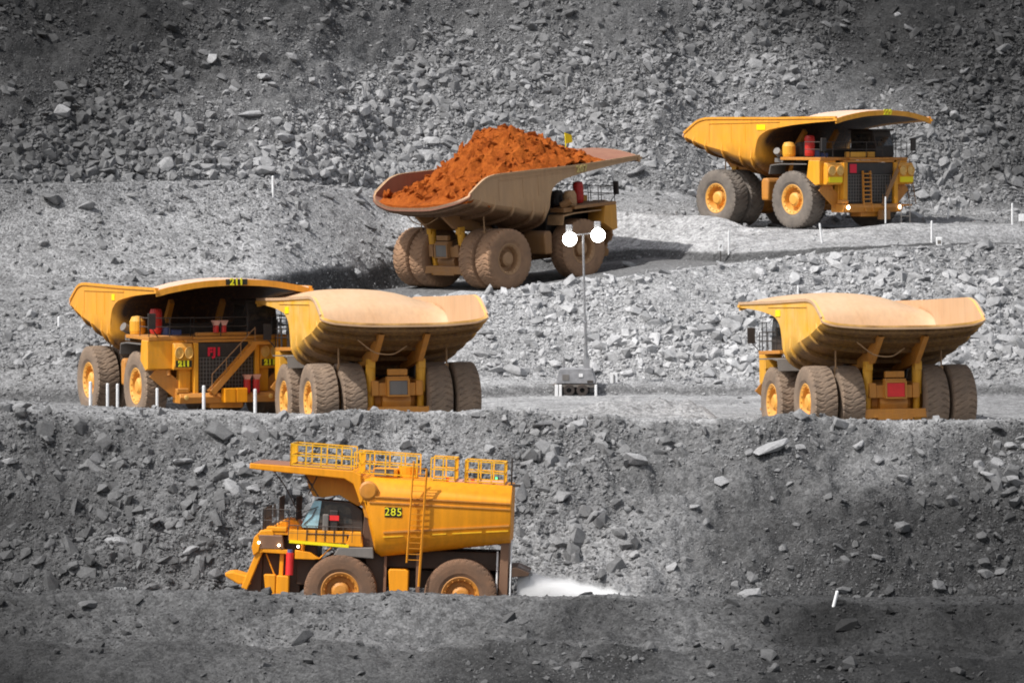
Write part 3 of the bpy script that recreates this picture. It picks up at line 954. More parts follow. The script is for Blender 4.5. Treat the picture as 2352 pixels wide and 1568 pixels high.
ld = link('dirt_load', load_build(), M_DIRT)
ld.matrix_world = POSES['B'] @ Matrix.Translation((.35, 0, 0)) @ Matrix.Diagonal((1, .955, 1, 1))
tag(ld, 'heap of bright orange dirt and clods piled in the tray of the brown haul truck', 'dirt load')


# ------------------------------------------------------------------ water truck
def water_truck():
    root = bpy.data.objects.new('water_truck', None); COL.objects.link(root)
    tag(root, 'bright orange water truck spraying the lowest road, with railed walkway on its tank', 'water truck')
    Rr, W = 1.8, 1.15
    for x, y, s in ((5.95, 2.75, 1), (5.95, -2.75, -1), (0, 3.05, 1), (0, -3.05, -1), (0, 1.8, 1), (0, -1.8, -1)):
        wheel(root, 'w', x, y, Rr, W, s, M_TYG if False else M_TYW, M_FRO, .35)
    P = lambda k, n, m, f, par=None, **kw: part('w' + k, n, m, par or root, f, **kw)
    Y0 = 3.55    # tank half width
    # tank: rounded section lofted from tail to front
    def sect(zb, zt, hw=Y0):
        pts = []
        zm = zb + (zt - zb) * .30
        for a in np.linspace(0, 90, 7):   # lower bilge
            pts.append((hw - .9 + .9 * math.sin(R(a)), zm - (zm - zb) * math.cos(R(a))))
        zs = zt - 1.25
        for a in np.linspace(0, 90, 8):
            pts.append((hw - 1.1 + 1.1 * math.cos(R(a)), zs + 1.25 * math.sin(R(a))))
        return pts
    def tank(mb):
        st = [(-2.36, 4.45, 7.25), (-2.31, 4.42, 7.27), (4.0, 3.55, 7.45), (4.3, 3.75, 7.47), (4.75, 5.4, 7.48), (5.15, 6.9, 7.49)]
        rings = []
        for x, zb, zt in st:
            s = sect(zb, zt, Y0 if x != -2.36 else Y0 - .04)
            ring = [(x, y, z) for y, z in s] + [(x, -y, z) for y, z in reversed(s)]
            rings.append(ring)
        n = len(rings[0]); vs = [v for r_ in rings for v in r_]; fs = []
        for i in range(len(rings) - 1):
            for k in range(n): fs.append((i * n + k, i * n + (k + 1) % n, (i + 1) * n + (k + 1) % n, (i + 1) * n + k))
        fs += [tuple(range(n)), tuple(range(len(rings) * n - 1, (len(rings) - 1) * n - 1, -1))]
        mb.add(vs, fs)
        me = mb.mesh('tank', True)
        try: me.set_sharp_from_angle(angle=R(40))
        except Exception: pass
        return me
    tk = P('tank', 'tank', M_YB, tank)
    for s in (-1, 1):
        def seams(mb, s=s):
            mb.beam((-2.3, s * (Y0 + .01), 6.40), (4.7, s * (Y0 + .01), 6.52), .09, .07)
            mb.beam((-2.3, s * (Y0 + .01), 6.12), (4.65, s * (Y0 + .01), 6.24), .09, .07)
            mb.beam((-2.3, s * (Y0 + .01), 5.33), (3.9, s * (Y0 + .01), 4.78), .09, .09)
        P('seams%d' % s, 'tank_seam', M_FRO, seams, tk)
        for x0, x1 in ((-2.25, -1.15), (-.95, .5), (.8, 1.5), (2.9, 3.9)):
            f = lambda x: 5.10 - (x + 2.5) * .085
            P('stripe%d%.1f' % (s, x0), 'reflective_stripe', M_YRL, lambda mb: mb.beam((x0, s * (Y0 + .012), f(x0)), (x1, s * (Y0 + .012), f(x1)), .03, .07), tk)
    def np_(mb): mb.bb(3.02, 3.86, Y0 + .004, Y0 + .03, 5.55, 6.03)
    pb = P('nplate', 'number_plate', M_PLB, np_, tk)
    text_part('285', .54, (3.44, Y0 + .05, 5.79), (0, 1, 0), (0, 0, 1), M_NUMY, tk, bold=0)
    def drum(mb):
        mb.lathe([(.01, 0), (.42, 0), (.47, .05), (.47, .38), (.36, .45), (.01, .47)], 24, Matrix.Translation((4.72, 3.2, 6.8)))
    P('drum', 'side_drum', M_FRO, drum)
    # canopy over the cab
    def canopy(mb):
        mb.prism([(4.95, 6.3), (5.1, 7.55), (5.5, 7.75), (10.6, 7.95), (10.6, 7.68), (9.9, 7.62), (8.2, 7.50), (5.9, 7.35), (5.45, 7.1), (5.05, 6.1)], -3.6, 3.6)
    cn = P('canopy', 'canopy', M_YB, canopy, bevel=.04)
    def ctop(mb): mb.prism([(5.6, 7.76), (10.5, 7.952), (10.5, 7.97), (5.6, 7.79)], -3.5, 3.5)
    P('ctop', 'canopy_deck', M_INB, ctop, cn)
    def cund(mb):
        mb.prism([(4.85, 6.0), (5.1, 7.2), (5.4, 7.36), (7.9, 7.49), (7.75, 6.9), (7.5, 6.4), (7.0, 6.35), (6.2, 6.5), (5.3, 6.0)], -2.6, 2.4)
        mb.prism([(4.2, 5.2), (5.15, 6.9), (5.0, 6.1), (4.85, 5.5)], -3.5, 3.45)
    P('cund', 'canopy_support', M_YE2, cund, cn, bevel=.03)
    for y in (2.9, -2.9):
        def brace(mb):
            mb.beam((7.9, y, 7.45), (7.2, y, 6.4), .08); mb.beam((7.3, y, 7.4), (7.7, y, 6.5), .06)
            for z in (6.7, 7.0): mb.beam((7.45, y, z), (7.8, y, z + .1), .05)
        P('brace%.0f' % y, 'canopy_brace', M_YE, brace, cn)
    def ant(mb): mb.tube([(9.5, 2.9, 7.65), (8.9, 2.8, 6.9), (8.2, 2.6, 5.6)], .035, 6)
    P('ant', 'tie_rod', M_DK, ant)
    # railings
    def run(mb, pts, h=1.05, sp=.75):
        for a, b in zip(pts[:-1], pts[1:]):
            a = Vector(a); b = Vector(b)
            for z in (h, h * .5, .06): mb.beam(a + Vector((0, 0, z)), b + Vector((0, 0, z)), .065)
            m = max(1, int(round((b - a).length / sp)))
            for k in range(m + 1):
                p = a.lerp(b, k / m); mb.beam(p, p + Vector((0, 0, h)), .065)
    def r1(mb):
        run(mb, [(8.6, -1.2, 7.9), (8.6, 3.4, 7.9), (5.6, 3.4, 7.78)]); run(mb, [(8.6, -1.2, 7.9), (5.6, -1.2, 7.78)])
    P('r1', 'canopy_handrail', M_YRL, r1)
    def r2(mb):
        run(mb, [(5.5, 2.6, 7.6), (2.4, 2.6, 7.5)]); run(mb, [(5.5, -1.6, 7.6), (2.4, -1.6, 7.5)]); run(mb, [(5.2, -1.6, 7.55), (5.2, 2.6, 7.55)])
    P('r2', 'centre_handrail', M_YRL, r2)
    def r3(mb): run(mb, [(1.7, 2.5, 7.4), (.5, 2.5, 7.38), (.5, -1.5, 7.38), (1.7, -1.5, 7.4)], 1.1)
    P('r3', 'walkway_handrail', M_YRL, r3)
    def r4(mb): run(mb, [(0., 2.5, 7.36), (-1.95, 2.5, 7.30), (-1.95, -1.5, 7.30), (0., -1.5, 7.36), (0., 2.5, 7.36)], 1.05, .62)
    P('r4', 'rear_handrail', M_YRL, r4)
    def hatch(mb): mb.bb(3.4, 4.6, -1.0, 1.6, 7.45, 7.85); mb.tube([(2.9, .5, 7.4), (2.9, .5, 8.0)], .5, 14)
    P('hatch', 'tank_hatch', M_YB, hatch, bevel=.03)
    def gbox(mb): mb.bb(3.55, 4.5, 1.9, 2.5, 7.5, 7.85)
    P('gbox', 'control_box', M_GR, gbox, bevel=.02)
    def deckp(mb): mb.bb(-2.0, 1.9, -2.4, 2.4, 7.28, 7.36)
    P('deckp', 'tank_walkway', M_PINK, deckp)
    def blue(mb): mb.tube([(1.6, 2.3, 7.45), (.95, 2.3, 7.45)], .06, 8)
    P('blue', 'blue_pipe', plain('sky_blue_paint', (.08, .3, .5)), blue)
    P('rl1', 'red_marker', M_REDB, lambda mb: mb.bb(.8, .95, 2.25, 2.4, 7.36, 7.55)); P('rl2', 'red_marker', M_REDB, lambda mb: mb.bb(-.45, -.3, 2.25, 2.4, 7.36, 7.5))
    def gl(mb): mb.box((-1.55, 2.45, 7.6), (.10, .10, .10))
    P('gl', 'green_marker', M_GLED, gl, bevel=.03)
    def beac(mb): mb.bb(-2.75, -2.15, 1.8, 2.4, 7.2, 7.32); mb.tube([(-2.3, 2.2, 7.3), (-2.3, 2.2, 8.6)], .04, 6)
    P('beac', 'rear_antenna', M_DK, beac)
    # ladder
    def lad(mb):
        a0, a1 = Vector((2.5, Y0 + .25, 8.35)), Vector((2.68, Y0 + .35, 3.35))
        b0, b1 = Vector((1.85, Y0 + .25, 8.0)), Vector((2.05, Y0 + .35, 2.2))
        mb.beam(a0, a1, .09, .06); mb.beam(b0, b1, .11, .08)
        for k in range(17):
            z = 3.5 + k * .28
            f = (8.35 - z) / 5.0; p = a0.lerp(a1, f); q = b0.lerp(b1, (8.0 - z) / 5.8)
            mb.beam(p, q, .035)
        mb.beam((2.5, Y0 - .1, 6.5), (2.6, Y0 + .3, 6.5), .05); mb.beam((2.62, Y0 - .1, 4.7), (2.65, Y0 + .3, 4.7), .05)
    P('lad', 'ladder', M_YE2, lad)
    # cab
    def cab(mb):
        mb.prism([(4.95, 4.75), (5.0, 5.75), (5.6, 6.15), (7.35, 6.25), (7.7, 5.6), (7.95, 4.85), (7.9, 4.75)], .6, 2.55)
    cb = P('cab', 'cab', M_DK, cab, bevel=.06)
    def sg(mb):
        mb.prism([(5.5, 5.1), (5.6, 5.9), (6.0, 6.05), (7.0, 6.08), (7.15, 5.3), (7.15, 5.1)], 2.552, 2.57)
    P('sg', 'side_window', M_GLASS, sg, cb)
    def ws(mb):
        mb.prism([(7.40, 6.2), (7.99, 4.9), (7.95, 4.86), (7.2, 4.86), (7.05, 6.18)], 2.575, 2.60)
        mb.prism([(7.42, 6.2), (8.03, 4.9), (7.99, 4.9), (7.38, 6.2)], .7, 2.5)
    P('ws', 'windscreen', M_GLASSB, ws, cb)
    def wip(mb):
        mb.tube([(7.9, 2.62, 5.0), (7.5, 2.62, 5.4), (7.3, 2.62, 5.8)], .025, 6); mb.tube([(7.95, 2.62, 5.6), (7.2, 2.62, 5.9)], .02, 6)
    P('wip', 'wiper', M_DK, wip, cb)
    def door(mb):
        mb.bb(6.2, 6.62, 2.62, 2.80, 4.35, 5.75)
    P('door', 'side_mirror', M_DK, door, bevel=.04)
    def dgr(mb): mb.bb(6.65, 6.95, 2.64, 2.9, 4.4, 5.55)
    P('dgr', 'mirror_post', M_GR, dgr, bevel=.05)
    def red(mb): mb.bb(6.15, 6.62, 2.81, 2.84, 5.25, 5.5)
    P('red', 'red_reflector', M_REDB, red)
    def filt(mb):
        mb.prism([(4.2, 4.0), (4.15, 5.75), (4.9, 5.85), (5.0, 4.0)], -2.6, 2.8)
        mb.prism([(3.75, 1.6), (3.9, 5.0), (4.6, 5.4), (4.9, 3.9), (4.6, 2.2), (4.5, 1.6)], -1.9, 2.4)
    P('filt', 'cooling_duct', M_DKB, filt, bevel=.05)
    # deck and boxes under the cab
    def dk(mb):
        mb.bb(5.0, 8.4, -3.3, 3.05, 4.55, 4.74)
        mb.prism([(4.9, 4.0), (5.0, 4.7), (5.55, 4.72), (5.75, 4.02)], 2.2, 3.1)
        mb.bb(7.7, 8.6, 2.2, 3.1, 4.2, 4.74); mb.bb(5.7, 7.7, 2.2, 3.06, 4.15, 4.54)
        mb.bb(8.5, 9.9, -3.0, 2.9, 4.45, 4.6)
    P('dk', 'deck', M_YB, dk, bevel=.03)
    def dstripe(mb): mb.beam((5.6, 3.12, 4.02), (8.55, 3.12, 4.16), .06, .15)
    P('dstripe', 'deck_edge_strip', M_STK, dstripe)
    def flap(mb): mb.prism([(4.35, 3.45), (4.4, 4.0), (6.1, 3.95), (6.35, 3.55)], 2.1, 3.15)
    P('flap', 'wheel_arch_flap', M_GR, flap, bevel=.04)
    def batt(mb):
        mb.prism([(7.3, 3.3), (7.0, 3.35), (7.5, 3.65), (8.25, 3.75), (8.25, 3.3)], 2.3, 3.05); mb.beam((7.1, 2.9, 3.3), (6.4, 2.9, 4.0), .07)
        mb.tube([(7.9, 2.7, 3.7), (7.9, 2.7, 4.2)], .12, 10)
    P('batt', 'battery_box', M_YB, batt, bevel=.03)
    def hood(mb):
        mb.prism([(7.9, 4.6), (8.3, 5.1), (8.9, 5.2), (9.4, 4.9), (9.6, 4.6)], -1.3, 1.3)
        mb.prism([(9.3, 4.45), (9.4, 4.7), (10.0, 4.65), (10.25, 4.3), (10.2, 3.6), (9.9, 3.5)], 1.4, 3.0)
        mb.prism([(9.3, 4.45), (9.4, 4.7), (10.0, 4.65), (10.25, 4.3), (10.2, 3.6), (9.9, 3.5)], -3.0, -1.4)
        mb.bb(8.7, 9.7, 2.0, 2.95, 4.6, 4.85)
    P('hood', 'hood', M_YB, hood, bevel=.05)
    def eng(mb): mb.bb(8.0, 9.9, -2.2, 2.2, 1.6, 4.4); mb.bb(7.2, 8.2, -1.6, 2.3, 2.0, 4.2)
    P('eng', 'engine_block', M_DKB, eng, bevel=.05)
    def fpan(mb):
        mb.prism([(8.8, 3.75), (8.9, 4.44), (10.05, 4.44), (10.2, 3.9), (10.0, 3.72)], 2.3, 3.02)
    P('fpan', 'headlight_panel', M_BRN, fpan, bevel=.05)
    def nose(mb):
        for y in (ny_,):
            mb.beam((9.95, y + .25, 3.75), (10.72, y + .25, 1.75), .6, .30)
            mb.beam((8.4, y + .3, 3.62), (10.1, y + .3, 3.68), .6, .22)
            mb.beam((8.9, y + .3, 3.6), (8.95, y + .3, 1.4), .2)
            mb.beam((9.7, y + .3, 3.5), (9.0, y + .3, 1.9), .07)
            mb.prism([(10.3, 4.3), (10.12, 4.5), (9.98, 4.0), (10.05, 3.6), (10.3, 3.4), (10.4, 3.8)], y + .1, y + .65)
    for ny_ in (2.4, -2.9): P('nose%d' % ny_, 'front_frame', M_YB, nose, bevel=.03)
    def grl(mb): mb.prism([(9.9, 3.7), (9.9, 1.3), (10.55, 1.3), (10.6, 1.8), (10.1, 3.5)], -2.3, 2.3)
    P('grl', 'radiator_grille', M_DKB, grl, bevel=.03)
    def bump(mb):
        mb.prism([(10.4, 1.95), (10.5, 2.35), (11.3, 2.55), (11.7, 2.5), (11.65, 2.3), (11.0, 1.95)], .4, 2.9)
    P('bump', 'bumper', M_YB, bump, bevel=.06)
    def stp(mb):
        mb.prism([(9.16, 1.3), (9.16, 2.5), (9.75, 2.5), (9.6, 1.3)], 2.4, 3.1); mb.bb(8.5, 9.12, 2.4, 3.1, 1.3, 2.46); mb.bb(9.1, 9.2, 2.5, 3.0, 1.4, 2.4)
    P('stp', 'step_box', M_YB, stp, bevel=.05)
    def axl(mb):
        mb.tube([(5.95, -2.4, 1.8), (5.95, 2.4, 1.8)], .3, 12); mb.tube([(0, -2.6, 1.8), (0, 2.6, 1.8)], .6, 14)
        mb.bb(-2.0, 9.8, -1.2, -.8, 2.0, 2.9); mb.bb(-2.0, 9.8, .8, 1.2, 2.0, 2.9)
        mb.bb(-1.9, 4.2, -1.9, 1.9, 3.0, 3.9)
    P('axl', 'chassis_frame', M_DKB, axl, bevel=.04)
    def fe(mb): mb.tube([(8.5, 2.95, 2.5), (8.5, 2.95, 3.6)], .19, 14)
    f_ = P('fe', 'fire_extinguisher', M_REDB, fe)
    def fet(mb): mb.tube([(8.5, 2.95, 3.6), (8.5, 2.95, 3.75)], .14, 12)
    P('fet', 'extinguisher_cap', M_BLUE, fet, f_)
    def ft(mb): mb.prism([(2.6, 1.1), (2.6, 2.9), (2.75, 2.98), (3.55, 2.98), (3.6, 2.85), (3.45, 1.1)], 1.9, 3.2)
    P('ft', 'fuel_tank', M_YB, ft, bevel=.05)
    def cols(mb):
        mb.prism([(-2.3, 1.2), (-2.3, 4.6), (-1.9, 4.6), (-1.85, 1.2)], -2.9, 2.9)
    P('cols', 'rear_column', M_BRN, cols, bevel=.03)
    P('col1', 'support_post', M_BRN, lambda mb: mb.bb(3.72, 3.85, 2.4, 2.7, 1.1, 3.9)); P('col2', 'support_post', M_BRN, lambda mb: mb.bb(2.05, 2.25, 2.6, 2.9, 1.1, 3.8))
    P('ppe1', 'drain_pipe', M_WH, lambda mb: mb.tube([(-1.75, 2.6, 4.0), (-1.75, 2.6, 1.0)], .05, 8)); P('ppe2', 'drain_pipe', M_WH, lambda mb: mb.tube([(-2.42, 2.8, 4.6), (-2.42, 2.8, 1.0)], .04, 8))
    def arm(mb):
        mb.prism([(-2.3, 2.75), (-2.3, 3.2), (-2.7, 3.25), (-3.35, 3.0), (-3.3, 2.85)], -2.8, 2.8)
    P('arm', 'spray_bar', M_DKB, arm, bevel=.02)
    for k, (x, y, z0, z1) in enumerate(((-3.35, 1.9, 3.1, 1.95), (-2.45, 2.6, 3.0, 1.6))):
        def noz(mb, x=x, y=y, z0=z0, z1=z1):
            mb.tube([(x, y, z0), (x, y, z1)], .05, 8); mb.tube([(x, y, z1 + .5), (x, y, z1 + .38)], .13, 10)
            mb.tube([(x, y, z0 - .1), (x, y, z0 - .25)], .14, 10)
        P('noz%d' % k, 'spray_nozzle', M_DK, noz)
    def fr(mb):
        def rn(pts, h):
            for a, b in zip(pts[:-1], pts[1:]):
                a = Vector(a); b = Vector(b)
                for z in (h, h * .5): mb.tube([a + Vector((0, 0, z)), b + Vector((0, 0, z))], .025, 6)
                m = max(1, int((b - a).length / .45))
                for k in range(m + 1): p = a.lerp(b, k / m); mb.tube([p, p + Vector((0, 0, h))], .025, 6)
        rn([(9.9, -2.8, 4.6), (9.9, 1.2, 4.6), (9.9, 2.8, 4.6), (8.6, 2.9, 4.6)], 1.1)
        rn([(9.2, -1.6, 4.9), (9.2, 1.6, 4.9)], 1.35); rn([(8.4, -2.8, 4.8), (8.4, 1.0, 4.8)], 1.45)
        rn([(8.6, 3.08, 4.2), (5.0, 3.08, 4.2)], .75)
        mb.bb(9.7, 9.8, -2.9, -2.3, 5.1, 5.75); mb.bb(9.0, 9.6, -1.0, 1.0, 4.6, 4.95)
    P('fr', 'front_handrail', M_DK, fr)
    for k, (x, z) in enumerate(((10.05, 4.05), (9.05, 3.95), (8.1, 3.92))):
        def lamp(mb, x=x, z=z):
            mb.lathe([(.01, 0), (.05, .0), (.065, .05), (.05, .08), (.01, .09)], 12, Matrix.Translation((x, 3.02, z)))
        P('lamp%d' % k, 'marker_lamp', M_LIT, lamp)
    return root


M_TYW = tyre_mat('brown_tyre_rubber', (.06, .045, .035), (.25, .13, .07), .55)
M_YRL = paint('railing_yellow_paint', (.88, .47, .006), amt=.05, up=.05, dust=(.6, .35, .1))
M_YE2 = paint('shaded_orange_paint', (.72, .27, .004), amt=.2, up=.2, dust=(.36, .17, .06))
M_DKB = paint('oily_brown_steel', (.06, .030, .015), amt=.35, up=.3, dust=(.18, .10, .06))
M_BRN = paint('brown_dirty_steel', (.20, .10, .055), amt=.4, up=.3, dust=(.26, .15, .09))
wt = water_truck()
POSES['E'] = pose(wt, (0, 3.6, 1.8), 1057, 1368, 231.5, R(-90 + 1.5), R(1.9), R(2.4))

# ------------------------------------------------------------------ terrain
COLS = [-900, 0, 200, 620, 900, 1150, 1300, 1500, 1660, 1720, 1960, 2060, 2352, 3300]


def c(*v): return list(v)


def cst(v): return [v] * len(COLS)


KEYS = [
    # name, Y list, mode, value list
    ('n0', cst(140), 'z', cst(-40)),
    ('n1', cst(205), 'z', cst(-27.5)),
    ('n1b', cst(216), 'z', cst(-24.6)),
    ('n2', cst(221.3), 'p', c(1470, 1472, 1474, 1476, 1480, 1482, 1484, 1488, 1492, 1494, 1498, 1500, 1505, 1510)),
    ('n3', cst(222.8), 'p', c(1462, 1464, 1465, 1467, 1470, 1472, 1475, 1479, 1484, 1486, 1490, 1492, 1497, 1500)),
    ('n4', cst(226.6), 'p', c(1360, 1358, 1358, 1359, 1362, 1370, 1372, 1376, 1380, 1382, 1386, 1388, 1390, 1394)),
    ('n5', cst(228.2), 'z', cst(-21.7)),
    ('n6', cst(230.6), 'z', cst(-23.7)),
    ('n7', cst(239.6), 'z', cst(-23.6)),
    ('n8', c(245, 245, 245, 245, 246, 246, 246, 246, 246, 245, 245, 245, 245, 245), 'z', cst(-19.4)),
    ('n9', c(251, 251, 251.5, 252, 252, 252, 252, 252, 252, 252, 252, 252, 252, 252), 'p', c(958, 958, 962, 962, 950, 946, 958, 960, 962, 964, 965, 965, 965, 965)),
    ('n10', c(254.2, 254.2, 254.2, 253.8, 253.4, 253.4, 253.4, 253.4, 253.4, 253.4, 253.4, 253.4, 253.4, 253.4), 'p', c(902, 912, 930, 948, 950, 946, 956, 958, 962, 964, 965, 965, 962, 962)),
    ('n11', cst(255.6), 'z', cst(-15.85)),
    ('n12', c(281, 281, 281, 281, 280, 283, 284, 285, 285, 285, 285, 285, 285, 285), 'z', c(-15.2, -15.2, -15.2, -15.1, -15.0, -14.95, -14.9, -14.9, -15, -15, -15, -15, -15, -15)),
    ('n13', c(282, 282, 282, 282, 281, 283.8, 284.8, 285.8, 286, 286, 286, 286, 286, 286), 'z', c(-14.5, -14.5, -14.5, -14.4, -14.3, -14.3, -14.2, -14.3, -14.4, -14.4, -14.4, -14.4, -14.4, -14.4)),
    ('n14', c(284, 284, 284, 284, 284, 287, 288.5, 288.5, 289, 289, 289, 289, 289, 289), 'z', c(-13.2, -13.2, -13.2, -13.4, -13.7, -14.0, -14.1, -14.1, -14.2, -14.2, -14.2, -14.2, -14.2, -14.2)),
    ('n15', c(287, 287, 287, 287, 290, 292, 293, 293, 295, 295, 296, 296, 300, 304), 'p', c(790, 786, 780, 770, 770, 760, 765, 760, 765, 765, 760, 760, 760, 760)),
    ('n16', c(290, 290, 290, 290, 291, 293, 294, 294, 296, 296, 297, 297, 301, 305), 'p', c(770, 766, 762, 755, 755, 745, 750, 745, 750, 750, 748, 748, 745, 745)),
    ('n17', c(293.5, 293.5, 293.5, 294, 296, 298, 299, 301, 304, 305, 310, 312, 318, 325), 'p', c(700, 700, 700, 695, 692, 668, 650, 627, 607, 602, 577, 568, 561, 545)),
    ('n18', c(295, 295, 295, 296, 298, 300, 301, 303, 306, 307, 311, 313, 319, 326), 'p', c(682, 682, 682, 690, 690, 674, 654, 626, 606, 601, 576, 567, 560, 544)),
    ('n19', c(296.5, 296.5, 296.5, 300, 318, 324, 324, 321, 315.5, 314, 313, 314.5, 320, 328), 'p', c(660, 660, 660, 682, 668, 640, 612, 591, 604, 600, 575, 566, 558, 543)),
    ('n20', c(298, 298, 298, 301.3, 319.3, 326, 325.5, 322.5, 316.2, 314.7, 314, 315.5, 321, 329), 'p', c(640, 640, 640, 632, 600, 575, 580, 570, 581, 578, 566, 561, 556, 541)),
    ('n21', c(304, 304, 306, 316, 327, 331, 330, 326.5, 323, 321, 320, 321, 322.5, 332), 'p', c(428, 424, 422, 412, 448, 465, 478, 496, 492, 528, 528, 510, 521, 510)),
    ('n22', c(308, 308, 311, 320, 331, 334, 333, 330, 326, 325, 325, 325, 327, 336), 'p', c(432, 429, 426, 416, 449, 462, 474, 492, 515, 522, 520, 516, 512, 500)),
    ('n23', c(314, 314, 317, 325, 335, 339, 340, 342, 345, 345, 347, 348, 351, 362), 'p', c(432, 428, 424, 415, 436, 438, 438, 436, 470, 486, 488, 480, 488, 480)),
    ('n24', None, 'w', None),
    ('n25', None, 'x', None),
]
NK = len(KEYS)
zone_of = {k[0]: i for i, k in enumerate(KEYS)}

pxs = np.unique(np.concatenate([np.arange(-900, -220, 24), np.arange(-220, 2580, 4.6), np.arange(2580, 3300, 24)]))
fineK = np.arange(-900, 3300.1, 10.)


def smooth_interp(vals, w=7):
    v = np.interp(fineK, COLS, vals)
    k = np.ones(w) / w
    vp = np.concatenate([np.full(w // 2, v[0]), v, np.full(w // 2, v[-1])])
    v = np.convolve(vp, k, 'valid')
    return np.interp(pxs, fineK, v)


KY = []; KZ = []
for nm, Ys, mode, vals in KEYS:
    if mode == 'w': y = KY[-1] + 50; z = KZ[-1] + 36
    elif mode == 'x': y = KY[-1] + 60; z = KZ[-1] + 4
    else:
        y = smooth_interp(Ys)
        v = smooth_interp(vals)
        z = v if mode == 'z' else -(v - YH) / F * y
    KY.append(y); KZ.append(z)
KY = np.array(KY); KZ = np.array(KZ)
rows = []          # (zone index, fraction)
for k in range(NK - 1):
    L = float(np.max(np.hypot(KY[k + 1] - KY[k], KZ[k + 1] - KZ[k])))
    step = .22 if 2 <= k < NK - 3 else (.24 if k == NK - 3 else (1.0 if k < 2 else 4.0))
    n = max(2, int(L / step))
    for i in range(n): rows.append((k, i / n))
rows.append((NK - 2, 1.0))
RZ = np.array([r[0] for r in rows]); RF = np.array([r[1] for r in rows])
RZI = RZ
Yg = KY[RZ] * (1 - RF)[:, None] + KY[RZ + 1] * RF[:, None]
Zg = KZ[RZ] * (1 - RF)[:, None] + KZ[RZ + 1] * RF[:, None]
# round the profile corners a little
for it in range(2):
    Zs = Zg.copy(); Zs[1:-1] = .25 * Zg[:-2] + .5 * Zg[1:-1] + .25 * Zg[2:]; Zg = Zs
Xg = (pxs - CX)[None, :] / F * Yg
NR, NC = Xg.shape

RZ = np.where(RZ >= 3, RZ - 1, RZ)      # zone names below: the interval after n2 is 2, and so on
# relief amplitude per zone interval: big lumps (3 m), medium (1 m), small (.35 m)
AMP = {0: (1.0, .3, .05), 1: (.6, .25, .05), 2: (.55, .35, .08), 3: (.6, .4, .1), 4: (.2, .14, .07), 5: (.1, .05, .03), 6: (.05, .02, .01),
       7: (1.3, .8, .16), 8: (1.3, .8, .16), 9: (.08, .07, .05), 10: (.1, .08, .04), 11: (.06, .03, .01), 12: (.15, .12, .05), 13: (.2, .12, .06),
       14: (.4, .25, .09), 15: (.3, .2, .07), 16: (.45, .28, .09), 17: (.06, .04, .02), 18: (.03, .02, .01), 19: (.12, .10, .04), 20: (.18, .12, .05),
       21: (.10, .07, .03), 22: (.3, .2, .08), 23: (1.3, .45, .12), 24: (1, .4, .1)}
A = np.array([AMP[min(k, 24)] for k in range(NK)])
Ar = A[RZ]
for it in range(6):
    Ar[1:-1] = (Ar[:-2] + 2 * Ar[1:-1] + Ar[2:]) / 4
n1 = fbm(Xg * .22, Yg * .22, Zg * .22, 1, 3) - .5
n2 = fbm(Xg * .9, Yg * .9, Zg * .9, 2, 3) - .5
n3 = fbm(Xg * 3.1, Yg * 3.1, Zg * 3.1, 3, 2) - .5
# gullies running diagonally down the slopes
gl = fbm((Xg - (Zg + 5) * 1.1) * .16, Zg * .035, 0 * Xg, 21, 3)
DISP = Ar[:, 0:1] * n1 * 2 + Ar[:, 1:2] * n2 * 2 + Ar[:, 2:3] * n3 * 2
DISP += np.where(np.isin(RZ, (7, 8, 23, 24)), 1, 0)[:, None] * (gl - .5) * 1.6
Zg = Zg + DISP


def bump(px, py, Y, w, d, h, noise=.5):
    """a spoil pile: width w (x), depth d (y), height h"""
    global Zg
    p = at(px, py, Y)
    r = np.sqrt(((Xg - p.x) / w) ** 2 + ((Yg - p.y) / d) ** 2)
    Zg = Zg + h * np.clip(1 - r, 0, 1) ** .9 * (1 - noise * .5 + noise * fbm(Xg * .6, Yg * .6, 0 * Xg, int(px), 3))


# spoil piles on the middle bench in front of the lighting tower
for px, w, h in ((1330, 3.6, 1.25), (1420, 3.6, 1.15), (1520, 4.0, 1.3), (1590, 3.0, 1.0)):
    bump(px, 940, 266 + (px % 7) * .3, w, 4.2, h * .62, 1.4)
bump(1500, 940, 261, 7.5, 3.2, .4, 1.3)
# berm lumps on the near lip
for px, py, w, h in ((1150, 950, 2.6, .25), (1250, 950, 1.6, .2), (500, 950, 2.4, .25), (830, 950, 2.0, .2)):
    bump(px, py, 252.8, w, 1.6, h)
bump(1060, 665, 299, 1.8, 1.3, .35)
# flatten under the trucks
for k, M in POSES.items():
    inv = M.inverted(); R3 = np.array(M.to_3x3()); T = np.array(M.translation)
    d = np.stack([Xg - T[0], Yg - T[1]], -1)
    f = R3[:, 0]; l = R3[:, 1]
    fh = np.array([f[0], f[1]]); fn = np.linalg.norm(fh); fh = fh / fn
    lh = np.array([l[0], l[1]])
    u = d @ fh; v = d @ lh
    plane = T[2] + u * (f[2] / fn)
    x0, x1, hw = (-2.1, 9.4, 4.9) if k != 'E' else (-2.0, 8.0, 3.8)
    du = np.maximum(np.maximum(x0 - u, u - x1), 0); dv = np.maximum(np.abs(v) - hw, 0)
    dist = np.hypot(du, dv)
    fall = {'A': 1.6, 'B': 3.0, 'E': .7, 'D': 3.0, 'C': 2.0}.get(k, 1.2)
    w = 1 - sstep(0, fall, dist)
    w = w * np.isin(RZ, (5, 6, 10, 11, 17, 18, 19, 20, 21, 22))[:, None]
    if k in 'CDFE': w = w * np.where(np.isin(RZ, (9, 10, 5)), .0, 1)[:, None]
    Zg = Zg * (1 - w) + (plane - .03) * w

